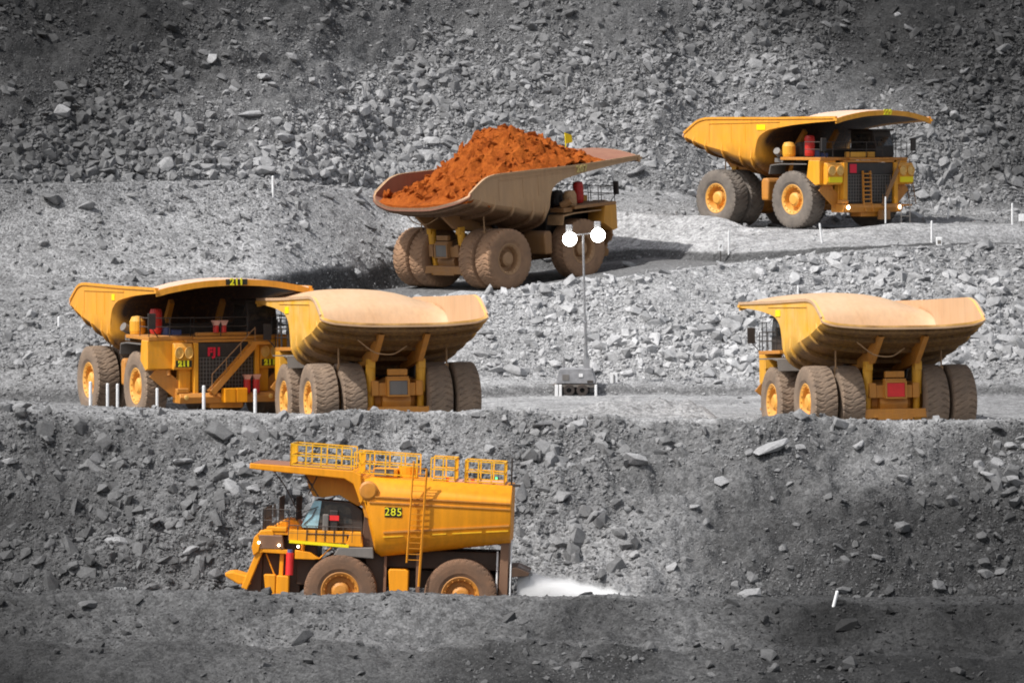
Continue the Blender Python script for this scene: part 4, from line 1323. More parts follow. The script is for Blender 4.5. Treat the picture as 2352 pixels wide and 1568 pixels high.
# ground tone (rock and soil types, painted bank shade, near vignette): multiplies the albedo
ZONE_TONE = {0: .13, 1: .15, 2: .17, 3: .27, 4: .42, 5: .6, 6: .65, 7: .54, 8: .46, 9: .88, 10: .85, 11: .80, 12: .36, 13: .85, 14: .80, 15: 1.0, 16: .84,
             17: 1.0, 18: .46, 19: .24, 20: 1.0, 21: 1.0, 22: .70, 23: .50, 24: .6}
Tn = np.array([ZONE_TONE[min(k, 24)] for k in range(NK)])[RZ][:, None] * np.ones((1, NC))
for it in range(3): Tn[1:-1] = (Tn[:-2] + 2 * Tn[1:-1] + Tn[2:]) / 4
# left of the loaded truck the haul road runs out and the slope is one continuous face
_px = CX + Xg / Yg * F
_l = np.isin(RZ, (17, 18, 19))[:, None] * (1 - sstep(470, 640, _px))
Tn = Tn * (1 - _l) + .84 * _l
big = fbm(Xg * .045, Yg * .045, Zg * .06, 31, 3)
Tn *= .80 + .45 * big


def vignette_tone(X, Y, Z):
    """painted vignette: tone darkens towards the frame edges and top, paler in the middle"""
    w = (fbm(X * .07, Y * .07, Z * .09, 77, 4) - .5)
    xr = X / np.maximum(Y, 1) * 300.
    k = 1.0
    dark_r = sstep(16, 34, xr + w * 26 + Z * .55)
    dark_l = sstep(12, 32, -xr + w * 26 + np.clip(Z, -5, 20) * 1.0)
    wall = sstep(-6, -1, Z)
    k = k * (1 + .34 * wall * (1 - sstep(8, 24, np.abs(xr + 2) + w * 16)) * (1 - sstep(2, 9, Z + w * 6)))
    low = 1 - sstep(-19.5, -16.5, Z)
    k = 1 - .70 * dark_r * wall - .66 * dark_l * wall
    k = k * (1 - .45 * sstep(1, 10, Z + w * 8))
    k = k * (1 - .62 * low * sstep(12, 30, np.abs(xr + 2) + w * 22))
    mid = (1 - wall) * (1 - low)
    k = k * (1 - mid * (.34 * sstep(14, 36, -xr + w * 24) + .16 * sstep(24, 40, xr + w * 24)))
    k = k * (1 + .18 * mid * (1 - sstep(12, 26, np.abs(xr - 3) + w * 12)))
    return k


Tn *= vignette_tone(Xg, Yg, Zg)  # edge vignette painted into the ground colour
# wheel-packed lanes on the haul roads, soil patches on the banks
lane = fbm(Xg * .05, (Yg - .40 * Xg) * 1.1, 0 * Xg, 61, 3)
Tn *= np.where(np.isin(RZ, (10, 11, 17, 18, 20, 21, 22))[:, None], .80 + .42 * lane, 1.0)
Tn *= np.where(RZI[:, None] == 3, 1.7, 1.0)
pat = fbm((Xg - Zg) * .12, Zg * .10, Yg * .05, 63, 4)
Tn *= np.where(np.isin(RZ, (2, 3, 7, 8))[:, None], .48 + .95 * sstep(.34, .66, pat), 1.0)

me = bpy.data.meshes.new('quarry_ground')
V = np.stack([Xg, Yg, Zg], -1).reshape(-1, 3).astype(np.float32)
ii, jj = np.meshgrid(np.arange(NR - 1), np.arange(NC - 1), indexing='ij')
a = (ii * NC + jj).ravel()
FQ = np.stack([a, a + 1, a + NC + 1, a + NC], -1)
me.vertices.add(len(V)); me.vertices.foreach_set('co', V.ravel())
me.loops.add(FQ.size); me.loops.foreach_set('vertex_index', FQ.ravel().astype(np.int32))
me.polygons.add(len(FQ)); me.polygons.foreach_set('loop_start', np.arange(0, FQ.size, 4, dtype=np.int32))
me.polygons.foreach_set('use_smooth', np.ones(len(FQ), bool))
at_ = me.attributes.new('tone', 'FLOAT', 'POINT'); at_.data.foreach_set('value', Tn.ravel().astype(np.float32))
me.update(calc_edges=True); me.validate()
terr = link('quarry_ground', me, M_GND); tag(terr, 'grey quarry benches, haul roads and rubble slopes', kind='structure')

# ------------------------------------------------------------------ rocks
def hull(seed, n, flat=.6, elong=1.3, jag=.25):
    rr = random.Random(seed); bm = bmesh.new()
    sc = Vector((elong * rr.uniform(.8, 1.2), rr.uniform(.7, 1.1), flat * rr.uniform(.7, 1.3)))
    for _ in range(n):
        d = Vector((rr.gauss(0, 1), rr.gauss(0, 1), rr.gauss(0, 1))).normalized() * rr.uniform(1 - jag, 1)
        # push towards a box for slabby, angular faces
        m = max(abs(d.x), abs(d.y), abs(d.z)); d = d.lerp(d / m * .8, .55)
        bm.verts.new((d.x * sc.x, d.y * sc.y, d.z * sc.z))
    bmesh.ops.convex_hull(bm, input=bm.verts)
    bmesh.ops.delete(bm, geom=[v for v in bm.verts if not v.link_faces], context='VERTS')
    bmesh.ops.triangulate(bm, faces=bm.faces)
    bm.verts.index_update()
    v = np.array([tuple(x.co) for x in bm.verts]); f = np.array([[q.index for q in fc.verts] for fc in bm.faces]); bm.free()
    return v, f


SMALL = [hull(100 + k, 9 + (k * 3) % 9, flat=.5 + .3 * ((k * 7) % 5) / 4, elong=1.0 + .35 * (k % 3) / 2, jag=.35) for k in range(24)]
V3 = V.reshape(NR, NC, 3).astype(float)
P00 = V3[:-1, :-1]; P10 = V3[1:, :-1]; P01 = V3[:-1, 1:]; P11 = V3[1:, 1:]
NRM = np.cross(P01 - P00, P10 - P00); AREA = np.linalg.norm(NRM, axis=2); NRM = NRM / (AREA[..., None] + 1e-9)
CEN = (P00 + P11) / 2
fpx = CX + CEN[..., 0] / CEN[..., 1] * F; fpy = YH - CEN[..., 2] / CEN[..., 1] * F
inview = (fpx > -200) & (fpx < 2552) & (fpy > -160) & (fpy < 1640)
fz = RZ[:-1][:, None] * np.ones((1, NC - 1), int)
# rubble density masks
cx_, cy_, cz_ = CEN[..., 0], CEN[..., 1], CEN[..., 2]
m1 = fbm((cx_ - cz_ * 1.2) * .10, cz_ * .05, 0 * cx_, 41, 4)          # diagonal chutes
m2 = fbm(cx_ * .25, cy_ * .25, cz_ * .25, 42, 3)
DEN = np.zeros_like(AREA)


def setd(zs, val):
    global DEN
    DEN = np.where(np.isin(fz, zs), val, DEN)


setd([2, 3], 2.2 + 3 * sstep(.45, .6, m2)); setd([4], 2.5 + 0 * m1)
low_d = sstep(.40, .60, m1 * .55 + m2 * .45 + .10 * sstep(1500, 2200, fpx) + .10 * sstep(1000, 1330, fpy) + .06 * sstep(500, 0, fpx))
setd([7, 8], 6.5 + 12 * low_d); setd([9], 4 + 0 * m1); setd([10], 1.6 + 2.5 * sstep(1200, 1400, fpx)); setd([6], .3 + 0 * m1); setd([11], .15 + 0 * m1)
setd([12, 13], 4 + 0 * m1)
mid_d = sstep(.36, .58, m1 * .4 + m2 * .6 + .08 * sstep(1400, 2300, fpx))
setd([14, 15, 16], 6 + 12 * mid_d)
setd([17], 1.5 + 0 * m1); setd([18], .15 + 0 * m1)
setd([19], 2 + 0 * m1)
left_d = sstep(.38, .6, m2 * .6 + m1 * .4)
setd([20], .8 + (7 + 9 * left_d) * (fpx < 1150)); setd([21], 1.0 + 0 * m1); setd([22], 3 + 4 * sstep(1100, 1400, fpx))
wal_d = sstep(.38, .52, m1 * .7 + m2 * .3 + .10 * sstep(250, 430, fpy) + .07 * sstep(1250, 1800, fpx) - .05 * sstep(200, 0, fpy))
setd([23], 3.0 + 11.0 * wal_d + 4 * sstep(250, 420, fpy))
_ll = np.isin(fz, (17, 18, 19)) * (1 - sstep(470, 640, fpx))
DEN = DEN * (1 - _ll) + (5 + 9 * mid_d) * _ll
# keep the wheels' ground clear
for k, M in POSES.items():
    inv = np.array(M.inverted()); P = CEN @ inv[:3, :3].T + inv[:3, 3]
    clear = (P[..., 0] > -3) & (P[..., 0] < 10) & (np.abs(P[..., 1]) < 5.2) & (np.abs(P[..., 2]) < 1.5)
    DEN = np.where(clear, DEN * .06, DEN)
WGT = (DEN * AREA * inview)
print('expected rocks', WGT.sum())
NROCK = int(min(WGT.sum() * 3.2, 290000))
print('rocks', NROCK)
cum = np.cumsum(WGT.ravel()); pick = np.searchsorted(cum, RNG.random(NROCK) * cum[-1])
pi, pj = np.unravel_index(pick, WGT.shape)
u = RNG.random(NROCK)[:, None]; v = RNG.random(NROCK)[:, None]
POS = P00[pi, pj] * (1 - u) * (1 - v) + P10[pi, pj] * u * (1 - v) + P01[pi, pj] * (1 - u) * v + P11[pi, pj] * u * v
NOR = NRM[pi, pj]; ZN = fz[pi, pj]
dd = {2: .75, 3: .75, 4: .8, 7: .74, 8: .72, 9: .75, 10: .7, 11: .6, 12: .8, 13: .8, 14: 1.05, 15: .9, 16: 1.05, 17: .8, 18: .5, 19: .7, 20: .56, 21: .5, 22: .7, 23: .95}
zs = np.array([dd.get(k, .7) for k in range(NK)])[ZN]
# pareto-like sizes; coarser in the dense patches
den = DEN[pi, pj]
SIZE = .046 * (1 - RNG.random(NROCK)) ** (-1 / 2.4)
SIZE = np.minimum(SIZE, .55) * zs * (1 + .25 * sstep(6, 15, den))
foot = sstep(4.5, -2.0, POS[:, 2]) * (ZN == 23)
SIZE *= 1 + .30 * foot
clus = fbm((POS[:, 0] - POS[:, 2]) * .16, POS[:, 2] * .16, POS[:, 1] * .05, 91, 4)
SIZE *= .70 + .75 * sstep(.36, .64, clus)
SIZE = np.clip(SIZE, .042, .60)


def quat_rots(n):
    q = RNG.normal(size=(n, 4)); q /= np.linalg.norm(q, axis=1, keepdims=True)
    w, x, y, z = q.T
    return np.stack([1 - 2 * (y * y + z * z), 2 * (x * y - z * w), 2 * (x * z + y * w), 2 * (x * y + z * w), 1 - 2 * (x * x + z * z), 2 * (y * z - x * w),
                     2 * (x * z - y * w), 2 * (y * z + x * w), 1 - 2 * (x * x + y * y)], -1).reshape(n, 3, 3)


def tilt_rots(n, nor, spread=.45):
    """rocks lying roughly flat on the slope, random spin"""
    a = nor + RNG.normal(size=nor.shape) * spread; a /= np.linalg.norm(a, axis=1, keepdims=True)
    h = RNG.normal(size=nor.shape); xa = np.cross(h, a); xa /= np.linalg.norm(xa, axis=1, keepdims=True)
    ya = np.cross(a, xa)
    return np.stack([xa, ya, a], -1)


ROT = tilt_rots(NROCK, np.where(NOR[:, 2:3] < 0, -NOR, NOR))
TONE_R = (.66 + .58 * RNG.random(NROCK) ** 1.2) * vignette_tone(POS[:, 0], POS[:, 1], POS[:, 2])
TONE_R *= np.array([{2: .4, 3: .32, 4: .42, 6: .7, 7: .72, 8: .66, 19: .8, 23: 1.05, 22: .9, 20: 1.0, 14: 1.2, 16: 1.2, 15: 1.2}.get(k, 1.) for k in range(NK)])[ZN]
VI = RNG.integers(0, len(SMALL), NROCK)


def rock_object(name, label, sel):
    vs = []; fs = []; tn = []; off = 0
    for k, (rv, rf) in enumerate(SMALL):
        idx = np.where(sel & (VI == k))[0]
        if not len(idx): continue
        p = np.einsum('nij,vj->nvi', ROT[idx], rv) * SIZE[idx][:, None, None] + (POS[idx] + np.array([0, 0, 1.]) * (SIZE[idx] * .12)[:, None])[:, None, :]
        m = len(rv)
        f = rf[None] + (np.arange(len(idx)) * m)[:, None, None] + off
        vs.append(p.reshape(-1, 3)); fs.append(f.reshape(-1, 3)); tn.append(np.repeat(TONE_R[idx], m)); off += len(idx) * m
    vs = np.concatenate(vs).astype(np.float32); fs = np.concatenate(fs).astype(np.int32); tn = np.concatenate(tn).astype(np.float32)
    me = bpy.data.meshes.new(name)
    me.vertices.add(len(vs)); me.vertices.foreach_set('co', vs.ravel())
    me.loops.add(fs.size); me.loops.foreach_set('vertex_index', fs.ravel())
    me.polygons.add(len(fs)); me.polygons.foreach_set('loop_start', np.arange(0, fs.size, 3, dtype=np.int32))
    me.polygons.foreach_set('use_smooth', np.zeros(len(fs), bool))
    a = me.attributes.new('tone', 'FLOAT', 'POINT'); a.data.foreach_set('value', tn)
    me.update(calc_edges=True)
    o = link(name, me, M_ROCK); tag(o, label, 'rubble', kind='stuff')
    return o


rock_object('rubble', 'broken grey rock covering the back wall of the quarry', ZN >= 22)
rock_object('rubble', 'broken grey rock on the slope between the middle bench and the upper road', (ZN >= 12) & (ZN < 22))
rock_object('rubble', 'broken grey rock on the slope behind the water truck', (ZN >= 6) & (ZN < 12))
rock_object('rubble', 'loose stones on the dark embankment in the foreground', ZN < 6)

# boulders one can count
bvh = BVHTree.FromPolygons([Vector(p) for p in V.tolist()], FQ.tolist(), all_triangles=False)


def hit(px, py):
    d = Vector(((px - CX) / F, 1.0, -(py - YH) / F)).normalized()
    loc, nrm, idx, dist = bvh.ray_cast(Vector((0, 0, 0)), d)
    return loc, nrm


BIGM = []
for k in range(14):
    v_, f_ = hull(500 + k, 20 + k % 6, flat=.62, elong=1.25, jag=.3)
    m_ = MB(); m_.add([Vector(p) for p in v_], [tuple(f) for f in f_]); BIGM.append(m_.mesh('boulder'))


def boulder(px, py, wpx, label, tone=1, sq=(1, 1, 1), vi=None, group=None, rz=None, tilt=None):
    loc, nrm = hit(px, py)
    if loc is None: return None
    s = wpx / F * loc.y / 2 / 1.05
    o = link('boulder', BIGM[(vi if vi is not None else random.randrange(14))], M_BLD[tone])
    if o.material_slots[0].material != M_BLD[tone]:
        o.material_slots[0].link = 'OBJECT'; o.material_slots[0].material = M_BLD[tone]
    o.location = loc + Vector((0, 0, s * .2)); o.scale = (s * sq[0], s * sq[1], s * sq[2])
    o.rotation_euler = (random.uniform(-.4, .4) if tilt is None else tilt[0], random.uniform(-.4, .4) if tilt is None else tilt[1], rz if rz is not None else random.uniform(0, 6.28))
    tag(o, label, 'boulder', group)
    return o


NAMED = [
    (490, 142, 44, 'tall pale wedge-shaped boulder high on the left of the back wall', 0, (.8, .8, 1.3)),
    (606, 182, 46, 'rounded pale boulder high on the back wall, right of the wedge-shaped one', 0, (1, .9, .95)),
    (540, 56, 36, 'dark block near the top edge of the picture, left of centre', 2, (1, 1, 1)),
    (612, 46, 26, 'small white stone beside the dark block near the top edge', 0, (1, 1, .7)),
    (140, 262, 58, 'large leaning boulder at the far left of the back wall', 1, (1, .9, 1)),
    (120, 462, 66, 'big dark boulder sitting on the smooth ledge at the far left', 2, (1, .9, .9)),
    (575, 268, 56, 'long flat boulder lying in the middle of the back wall', 0, (1.1, .8, .55)),
    (882, 258, 36, 'nearly white boulder left of the orange dirt heap', 0, (.8, .8, 1.2)),
    (655, 325, 60, 'big pale slab resting above the white post on the left ledge', 0, (1.2, .8, .8)),
    (600, 398, 62, 'pointed boulder at the foot of the wall, just left of the tall white post', 1, (1.1, .8, 1)),
    (382, 385, 50, 'steep tilted slab at the foot of the wall, left of the pointed boulder', 0, (.8, .8, 1.2)),
    (745, 355, 42, 'upright oval boulder at the foot of the wall near the loaded truck', 0, (.8, .8, 1.1)),
    (1348, 104, 36, 'bright white boulder high above the loaded truck', 0, (1, .8, 1)),
    (1310, 228, 32, 'white block above the canopy of the loaded truck', 0, (1, .8, .9)),
    (1255, 215, 48, 'slanting flat slab above the loaded truck, left of the white block', 1, (1.2, .8, .7)),
    (2190, 272, 44, 'upright grey boulder beside the canopy tip of the highest truck', 1, (1, .8, 1.1)),
    (2062, 38, 26, 'narrow upright stone near the top right corner', 0, (.7, .7, 1.3)),
    (1445, 612, 44, 'large flat boulder under the crest right of the light tower mast', 0, (1.1, .9, .8)),
    (1235, 700, 50, 'pale flat boulder in the slope left of the light tower mast', 0, (1.2, .9, .6)),
    (1380, 800, 52, 'pale leaning slab just right of the light tower mast', 0, (.9, .8, 1.1)),
    (1180, 855, 56, 'large pale boulder at the foot of the slope, left of the light tower', 0, (1, .9, .9)),
    (1775, 618, 36, 'pale block in the slope above the right-hand truck seen from behind', 0, (1, .8, .9)),
    (2215, 722, 44, 'white boulder at the right edge behind the tail of the rear-facing truck', 0, (1, .8, .8)),
    (500, 995, 66, 'dark jagged outcrop just below the lip under truck 211', 2, (1.1, .9, .9)),
    (575, 1000, 54, 'slanting grey slab right of the dark outcrop below the lip', 1, (.8, .8, 1.2)),
    (420, 1064, 54, 'broad grey boulder left of the water truck canopy', 1, (1.2, .9, .7)),
    (560, 1045, 50, 'dark tilted slab directly above the water truck canopy tip', 1, (1, .8, .9)),
    (523, 1110, 34, 'rounded pale boulder below the water truck canopy tip', 0, (1.1, .9, .8)),
    (1247, 978, 46, 'pale flat boulder just below the lip between the two rear-facing trucks', 0, (1.2, .8, .6)),
    (1770, 1036, 78, 'largest pale slab on the lower slope, under the right-hand truck', 0, (1.2, .8, .6)),
    (1838, 1032, 38, 'dark-sided block touching the largest pale slab', 1, (1, .9, 1)),
    (1973, 1026, 40, 'rounded pale boulder on the lower slope, right of the largest slab', 0, (1, .9, .95)),
    (2322, 1086, 52, 'big dark boulder at the right edge of the lower slope', 2, (.9, .9, 1.1)),
    (2325, 1028, 44, 'grey boulder above the big dark one at the right edge', 1, (1, .9, .9)),
    (2285, 982, 46, 'dark rounded boulder just under the lip at the far right', 2, (1, .9, .8)),
    (1462, 1062, 60, 'cluster boulder of pale slabs in the middle of the lower slope', 0, (1.1, .9, .7)),
    (1596, 1168, 30, 'square white block near the middle of the lower slope', 0, (.9, .8, 1)),
    (1456, 1275, 34, 'pale boulder just above the end of the water spray', 0, (1, .9, .9)),
    (1722, 1368, 46, 'grey boulder at the foot of the slope, left of the leaning white post', 1, (1.2, .9, .8)),
    (205, 1392, 56, 'black boulder on the crest of the foreground embankment at left', 2, (1.2, .9, .7)),
]
for i, (px, py, w, lb, tn, sq) in enumerate(NAMED):
    boulder(px, py, w, lb, tn, sq, vi=i % 14)
ZL = [('back wall of the quarry', lambda z: z >= 22, 118), ('slope under the upper road', lambda z: (z >= 12) & (z < 22), 62), ('slope behind the water truck', lambda z: (z >= 7) & (z <= 9), 52)]
for zn, cond, cnt in ZL:
    w = WGT * cond(fz) * sstep(1.5, 12, DEN)
    w[(fpx < -40) | (fpx > 2400) | (fpy < -20)] = 0
    cm = np.cumsum(w.ravel()); pk = np.searchsorted(cm, RNG.random(cnt) * cm[-1])
    for q in pk:
        i_, j_ = np.unravel_index(q, w.shape); p = CEN[i_, j_]; X_, Y_ = p[0], p[1]
        k_ = float(vignette_tone(np.array([p[0]]), np.array([p[1]]), np.array([p[2]]))[0])
        s = min(.26 + random.paretovariate(2.6) * .15, .62)
        tn = 0 if (k_ > .95 and random.random() < .5) else (1 if k_ > .68 else 2)
        o = link('boulder', random.choice(BIGM), M_BLD[tn])
        if o.material_slots[0].material != M_BLD[tn]:
            o.material_slots[0].link = 'OBJECT'; o.material_slots[0].material = M_BLD[tn]
        o.location = (p[0], p[1], p[2] + s * .15); o.scale = (s * random.uniform(.8, 1.3), s * random.uniform(.8, 1.1), s * random.uniform(.6, 1.1))
        o.rotation_euler = (random.uniform(-.5, .5), random.uniform(-.5, .5), random.uniform(0, 6.28))
        tag(o, 'angular grey boulder among the smaller rubble of the ' + zn, 'boulder', 'boulders in the ' + zn)

# ------------------------------------------------------------------ marker posts, signs, small things
def post(px, ytop, ybase, label, lean=0., w=.09, name='marker_post', group='white marker posts along the haul roads', Y=None, cat='post'):
    if Y is None:
        loc, _ = hit(px, ybase)
    else:
        loc = at(px, ybase, Y)
    h = (ybase - ytop) / F * loc.y
    mb = MB()
    mb.lathe([(w, -.3), (w, h * .2), (w, h - .06), (w * .8, h), (.005, h + .01)], 12, Matrix.Rotation(R(90), 4, 'X'))
    o = link(name, mb.mesh(name, False), M_WH)
    o.location = loc; o.rotation_euler = (0, lean, 0)
    tag(o, label, cat, group)
    return loc, h


post(627, 404, 452, 'tall white post on the ledge edge below the back wall, left of the loaded truck')
post(135, 727, 752, 'short white post on the small ledge at the far left, above truck 211', w=.08)
post(208, 876, 920, 'white post in front of the rear wheel of truck 211, leftmost of its row', Y=255.2)
post(247, 880, 922, 'second white post from the left in the row before truck 211', Y=255.2, w=.08)
post(270, 881, 925, 'third white post from the left in the row before truck 211', Y=255.2, w=.08)
post(361, 891, 934, 'white post before the right front wheel of truck 211', Y=255, w=.08)
post(468, 885, 942, 'white post in front of the yellow step boxes of truck 211', Y=254.8)
post(586, 893, 948, 'rightmost white post of the row, under the left headlight of truck 211', Y=254.8)
post(1674, 530, 582, 'white post beside the little white sign on the upper road', w=.07)
post(1888, 513, 558, 'slightly leaning white post in the middle of the upper road', lean=-.12, w=.07)
post(2140, 507, 557, 'white post next to the squat white marker at the right of the upper road', w=.07)
post(2177, 455, 503, 'white post standing behind the right mound of the upper road', lean=.05, w=.06)
post(2325, 467, 516, 'white post at the far right edge of the upper road', w=.07)
post(2034, 452, 503, 'thin post directly in front of the bumper of the highest truck', w=.05, Y=317.5)
post(1915, 1355, 1390, 'short white post leaning right on the lowest road', lean=.25, w=.08)
post(1833, 655, 676, 'small pale stake above the right-hand rear-facing truck', w=.07)


def small(name, px, py, label, cat, build, mats, Y=None):
    loc = hit(px, py)[0] if Y is None else at(px, py, Y)
    root = bpy.data.objects.new(name, None); COL.objects.link(root); root.location = loc; tag(root, label, cat)
    for pn, m, f, bv in build:
        mb = MB(); f(mb); link(pn, mb.mesh(pn), m, root, bevel=bv)
    return root


sg = small('road_sign', 1655, 603, 'small white road sign on a thin stake beside the upper road', 'sign', [
    ('stake', M_DK, lambda mb: mb.bb(-.03, .03, -.03, .03, -.2, .9), 0),
    ('board', M_WH, lambda mb: mb.bb(-.17, .17, -.07, -.035, .78, 1.45), .01),
    ('arrow_mark', M_PLB, lambda mb: (mb.beam((-.05, -.075, 1.0), (.06, -.075, 1.18), .02, .05), mb.beam((.06, -.075, 1.18), (.0, -.075, 1.18), .02, .05)), 0)], None)
small('bollard', 2157, 562, 'squat white marker block at the edge of the upper road', 'bollard', [
    ('block', M_WH, lambda mb: mb.bb(-.2, .2, -.15, .15, -.1, .5), .04),
    ('cap', M_GR, lambda mb: mb.bb(-.12, .12, -.155, -.15, .05, .3), 0)], None)
small('road_sign', 1410, 884, 'white board on a stake to the right of the lighting tower', 'sign', [
    ('stake', M_DK, lambda mb: mb.bb(-.025, .025, -.09, -.04, -.3, .65), 0),
    ('board', M_WH, lambda mb: mb.bb(-.22, .22, -.03, .03, .12, .75), .01)], None, Y=286.5)
small('road_sign', 2346, 518, 'white sign cut off by the right edge of the upper road', 'sign', [
    ('stake', M_GR, lambda mb: mb.bb(-.03, .03, -.03, .03, -.3, .5), 0),
    ('board', M_WH, lambda mb: mb.bb(-.2, .2, -.06, -.03, .3, .8), .01)], None)
small('survey_marker', 325, 957, 'small grey capped survey marker on the lip in front of truck 211', 'marker', [
    ('pipe', M_GALV, lambda mb: mb.tube([(0, 0, -.3), (0, 0, .38)], .10, 12), 0),
    ('cap', M_TWR, lambda mb: mb.tube([(0, 0, .38), (0, 0, .46)], .26, 14), 0)], None)
# steel frame stand right of the highest truck
small('cable_stand', 2080, 506, 'dark steel frame stand on the verge right of the highest truck', 'stand', [
    ('frame', M_GR, lambda mb: (mb.beam((-.3, 0, -.2), (-.3, 0, 1.3), .06), mb.beam((.3, 0, -.2), (.3, 0, 1.3), .06), mb.beam((-.3, 0, 1.3), (.3, 0, 1.3), .06), mb.beam((-.3, 0, .3), (.3, 0, .3), .05)), 0)], None, Y=323)
# stop sign half hidden by the foreground crest
st = bpy.data.objects.new('stop_sign', None); COL.objects.link(st)
st.location = at(276, 1352, 229.4); st.rotation_euler = (0, 0, R(12))
tag(st, 'grey octagonal STOP sign peeping over the foreground embankment at left', 'sign')
mb = MB(); rr_ = .30; mb.prism([(rr_ * math.cos(R(22.5 + 45 * k)), rr_ * math.sin(R(22.5 + 45 * k)) + .05) for k in range(8)], -.02, .02); link('sign_board', mb.mesh('sign_board'), plain('dull_sign_grey', (.10, .10, .10)), st)
mb = MB(); mb.bb(-.03, .03, .021, .08, -1.6, .2); link('sign_post', mb.mesh('sign_post'), M_GALV, st)
text_part('STOP', .23, (0, -.03, .0), (0, -1, 0), (0, 0, 1), plain('sign_white', (.6, .6, .6)), st, 'sign_lettering', .008)

# ------------------------------------------------------------------ lighting tower
lt = bpy.data.objects.new('lighting_tower', None); COL.objects.link(lt)
gx = hit(1325, 905)[0]
LY = 284.5
base = at(1322, 908, LY); lt.location = base; lt.rotation_euler = (0, 0, R(-4))
tag(lt, 'grey trailer lighting tower with four glowing floodlights on a tall mast', 'lighting tower')
S_ = LY / F     # metres per picture unit at the tower
def LP(px, py): return ((px - 1322) * S_, (908 - py) * S_)
def lpart(name, m, f, par=None, bevel=0.):
    mb = MB(); f(mb); return link(name, mb.mesh(name), m, par or lt, bevel=bevel)
hood = lpart('engine_housing', M_TWR, lambda mb: mb.prism([(-1.15, .75), (-.95, 1.65), (1.0, 1.65), (1.25, .95), (1.2, .75)], -.8, .8), bevel=.04)
lpart('housing_vent', M_GR, lambda mb: mb.bb(-.75, -.35, -.83, -.805, .95, 1.3), hood)
lpart('housing_handle', M_WH, lambda mb: mb.bb(.25, .5, -.84, -.805, 1.15, 1.35), hood, .03)
lpart('housing_panel', M_DK, lambda mb: mb.bb(.75, 1.1, -.84, -.805, .8, .95), hood)
lpart('chassis', M_GR, lambda mb: (mb.bb(-1.3, 1.3, -.75, .75, .55, .72), mb.bb(-2.4, -1.3, -.06, .06, .55, .67)))
lpart('outrigger', M_WH, lambda mb: (mb.bb(-1.2, -1.0, -.95, -.8, -.1, .7), mb.bb(-.95, -.78, -.95, -.8, -.1, .7)), bevel=.02)
lpart('outrigger', M_WH, lambda mb: (mb.bb(1.2, 1.35, -.95, -.8, .0, .7)), bevel=.02)
for sx in (-.35, .45):
    w_ = lpart('wheel', M_DK, lambda mb: mb.lathe([(.15, -.1), (.33, -.1), (.36, 0), (.33, .1), (.15, .1), (.15, -.1)], 20, Matrix.Translation((sx, -.78, .36))))
lpart('stub_pipe', M_GALV, lambda mb: mb.tube([(-.72, 0, 1.6), (-.72, 0, 2.35)], .06, 8))
mast = lpart('mast', M_GALV, lambda mb: (mb.tube([(.72, 0, 1.5), (.66, .0, 4.8)], .03, 6), mb.tube([(.62, 0, 4.4), (.45, 0, 4.5)], .1, 8), mb.tube([(.62, 0, 1.2), (.62, 0, 3.0)], .12, 10), mb.tube([(.60, 0, 2.6), (.45, 0, 9.75)], .07, 10), mb.bb(.5, .85, -.15, .15, 1.6, 2.2)))
lpart('crossbar', M_GALV, lambda mb: mb.beam((-.3, -.05, 9.66), (1.3, -.05, 9.84), .07), mast)
for k, (px, py) in enumerate(((1309, 549), (1374, 540))):
    x_, z_ = LP(px, py)
    fl = lpart('floodlight', M_GALV, lambda mb: mb.lathe([(.01, .32), (.22, .30), (.36, .05), (.42, -.02), (.38, -.04)], 24, Matrix.Translation((x_, -.1, z_))))
    lpart('floodlight_lens', M_FLOOD, lambda mb: mb.lathe([(.43, -.04), (.41, -.14), (.30, -.22), (.01, -.25)], 24, Matrix.Translation((x_, -.1, z_))), fl)
for k, (px, py) in enumerate(((1307, 524), (1372, 516))):
    x_, z_ = LP(px, py)
    fl = lpart('floodlight_back', M_GALV, lambda mb: mb.bb(x_ - .2, x_ + .2, -.02, .26, z_ - .26, z_ + .2), bevel=.06)

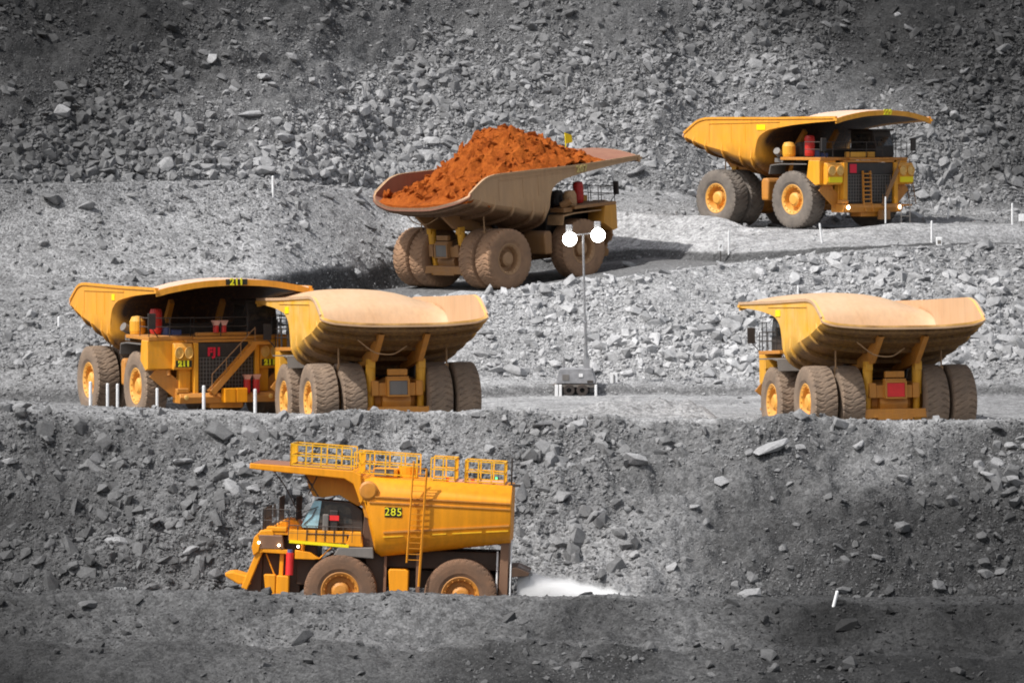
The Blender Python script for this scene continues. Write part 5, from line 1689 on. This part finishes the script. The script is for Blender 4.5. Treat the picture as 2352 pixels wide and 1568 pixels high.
# ------------------------------------------------------------------ water spray
def spray():
    mb = MB()
    n = 22; xs = np.linspace(0, 1, 16); rings = []
    for t in xs:
        X_ = -2.75 - 9.5 * t
        h = 2.3 + 1.6 * (1 - t) ** .7; wdt = 1.3 + 2.0 * t
        ring = []
        for k in range(n):
            a = 2 * math.pi * k / n
            ring.append((X_, 1.2 + wdt * math.cos(a), .5 * h + .5 * h * math.sin(a) + .02))
        rings.append(ring)
    vs = [v for r_ in rings for v in r_]; fs = []
    for i in range(len(rings) - 1):
        for k in range(n): fs.append((i * n + k, i * n + (k + 1) % n, (i + 1) * n + (k + 1) % n, (i + 1) * n + k))
    fs += [tuple(range(n)), tuple(range(len(rings) * n - 1, (len(rings) - 1) * n - 1, -1))]
    mb.add(vs, fs)
    m = bpy.data.materials.new('white_spray'); m.use_nodes = True; t = m.node_tree; t.nodes.clear()
    o = t.nodes.new('ShaderNodeOutputMaterial'); pv = t.nodes.new('ShaderNodeVolumePrincipled')
    pv.inputs['Color'].default_value = (1, 1, 1, 1); pv.inputs['Anisotropy'].default_value = -.1
    tc = t.nodes.new('ShaderNodeTexCoord'); nz = t.nodes.new('ShaderNodeTexNoise'); nz.inputs['Scale'].default_value = .9; nz.inputs['Detail'].default_value = 4
    t.links.new(tc.outputs['Object'], nz.inputs['Vector'])
    sp = t.nodes.new('ShaderNodeSeparateXYZ'); t.links.new(tc.outputs['Object'], sp.inputs[0])
    mr = t.nodes.new('ShaderNodeMapRange'); mr.inputs[1].default_value = -9.8; mr.inputs[2].default_value = -4.5; mr.inputs[3].default_value = .0; mr.inputs[4].default_value = 10.
    t.links.new(sp.outputs[0], mr.inputs[0])
    def M(op, a, b, c_=0.0, cl=False):
        n = t.nodes.new('ShaderNodeMath'); n.operation = op; n.use_clamp = cl
        for q, v in enumerate((a, b, c_)):
            if isinstance(v, bpy.types.NodeSocket): t.links.new(v, n.inputs[q])
            else: n.inputs[q].default_value = v
        return n.outputs[0]
    hh = M('MULTIPLY_ADD', sp.outputs[0], .20, 4.35)                       # height of the plume along its length
    gap = M('SUBTRACT', M('SUBTRACT', hh, sp.outputs[2]), M('MULTIPLY', nz.outputs[0], 1.0))
    soft = M('POWER', M('MULTIPLY', gap, 1.1, cl=True), 2.0)
    t.links.new(M('MULTIPLY', soft, mr.outputs[0]), pv.inputs['Density']); t.links.new(pv.outputs[0], o.inputs['Volume'])
    ob = link('water_spray', mb.mesh('water_spray'), m)
    ob.matrix_world = POSES['E'].copy()
    tag(ob, 'white water spray trailing behind the water truck', 'water spray', kind='stuff')


spray()

# ------------------------------------------------------------------ sky, sun, camera
SUN_AZ = R(-124)       # direction towards the sun, measured from +Y (away) clockwise to +X : left and behind the camera
SUN_EL = R(54)
w = bpy.data.worlds.new('World'); SC.world = w; w.use_nodes = True
nt = w.node_tree; bg = nt.nodes['Background']
sky = nt.nodes.new('ShaderNodeTexSky'); sky.sky_type = 'NISHITA'; sky.sun_disc = False
sky.sun_elevation = SUN_EL; sky.sun_rotation = SUN_AZ; sky.air_density = 1.0; sky.dust_density = 3.0; sky.ozone_density = 1.0
hs = nt.nodes.new('ShaderNodeHueSaturation'); hs.inputs['Saturation'].default_value = .35
nt.links.new(sky.outputs[0], hs.inputs['Color']); nt.links.new(hs.outputs[0], bg.inputs[0]); bg.inputs[1].default_value = .13
sd = bpy.data.lights.new('sun', 'SUN'); sd.energy = 4.0; sd.angle = R(1.2); sd.color = (1., .975, .94)
so = bpy.data.objects.new('sun', sd); COL.objects.link(so)
dirv = Vector((math.sin(SUN_AZ) * math.cos(SUN_EL), math.cos(SUN_AZ) * math.cos(SUN_EL), math.sin(SUN_EL)))
so.rotation_euler = dirv.to_track_quat('Z', 'Y').to_euler(); so.location = (-60, 150, 60)

cd = bpy.data.cameras.new('camera'); co = bpy.data.objects.new('camera', cd); COL.objects.link(co); SC.camera = co
cd.sensor_width = 36; cd.lens = 36 * F / 2352; cd.shift_y = -(784 - YH) / 2352
co.location = (0, 0, 0); co.rotation_euler = (R(90), 0, 0); cd.clip_start = 1; cd.clip_end = 3000
SC.view_settings.view_transform = 'Standard'; SC.view_settings.look = 'None'; SC.view_settings.gamma = 1
SC.view_settings.exposure = 0.2
SC.cycles.volume_max_steps = 128
SC.cycles.max_bounces = 6
SC.cycles.filter_width = 1.9
SC.cycles.volume_bounces = 5
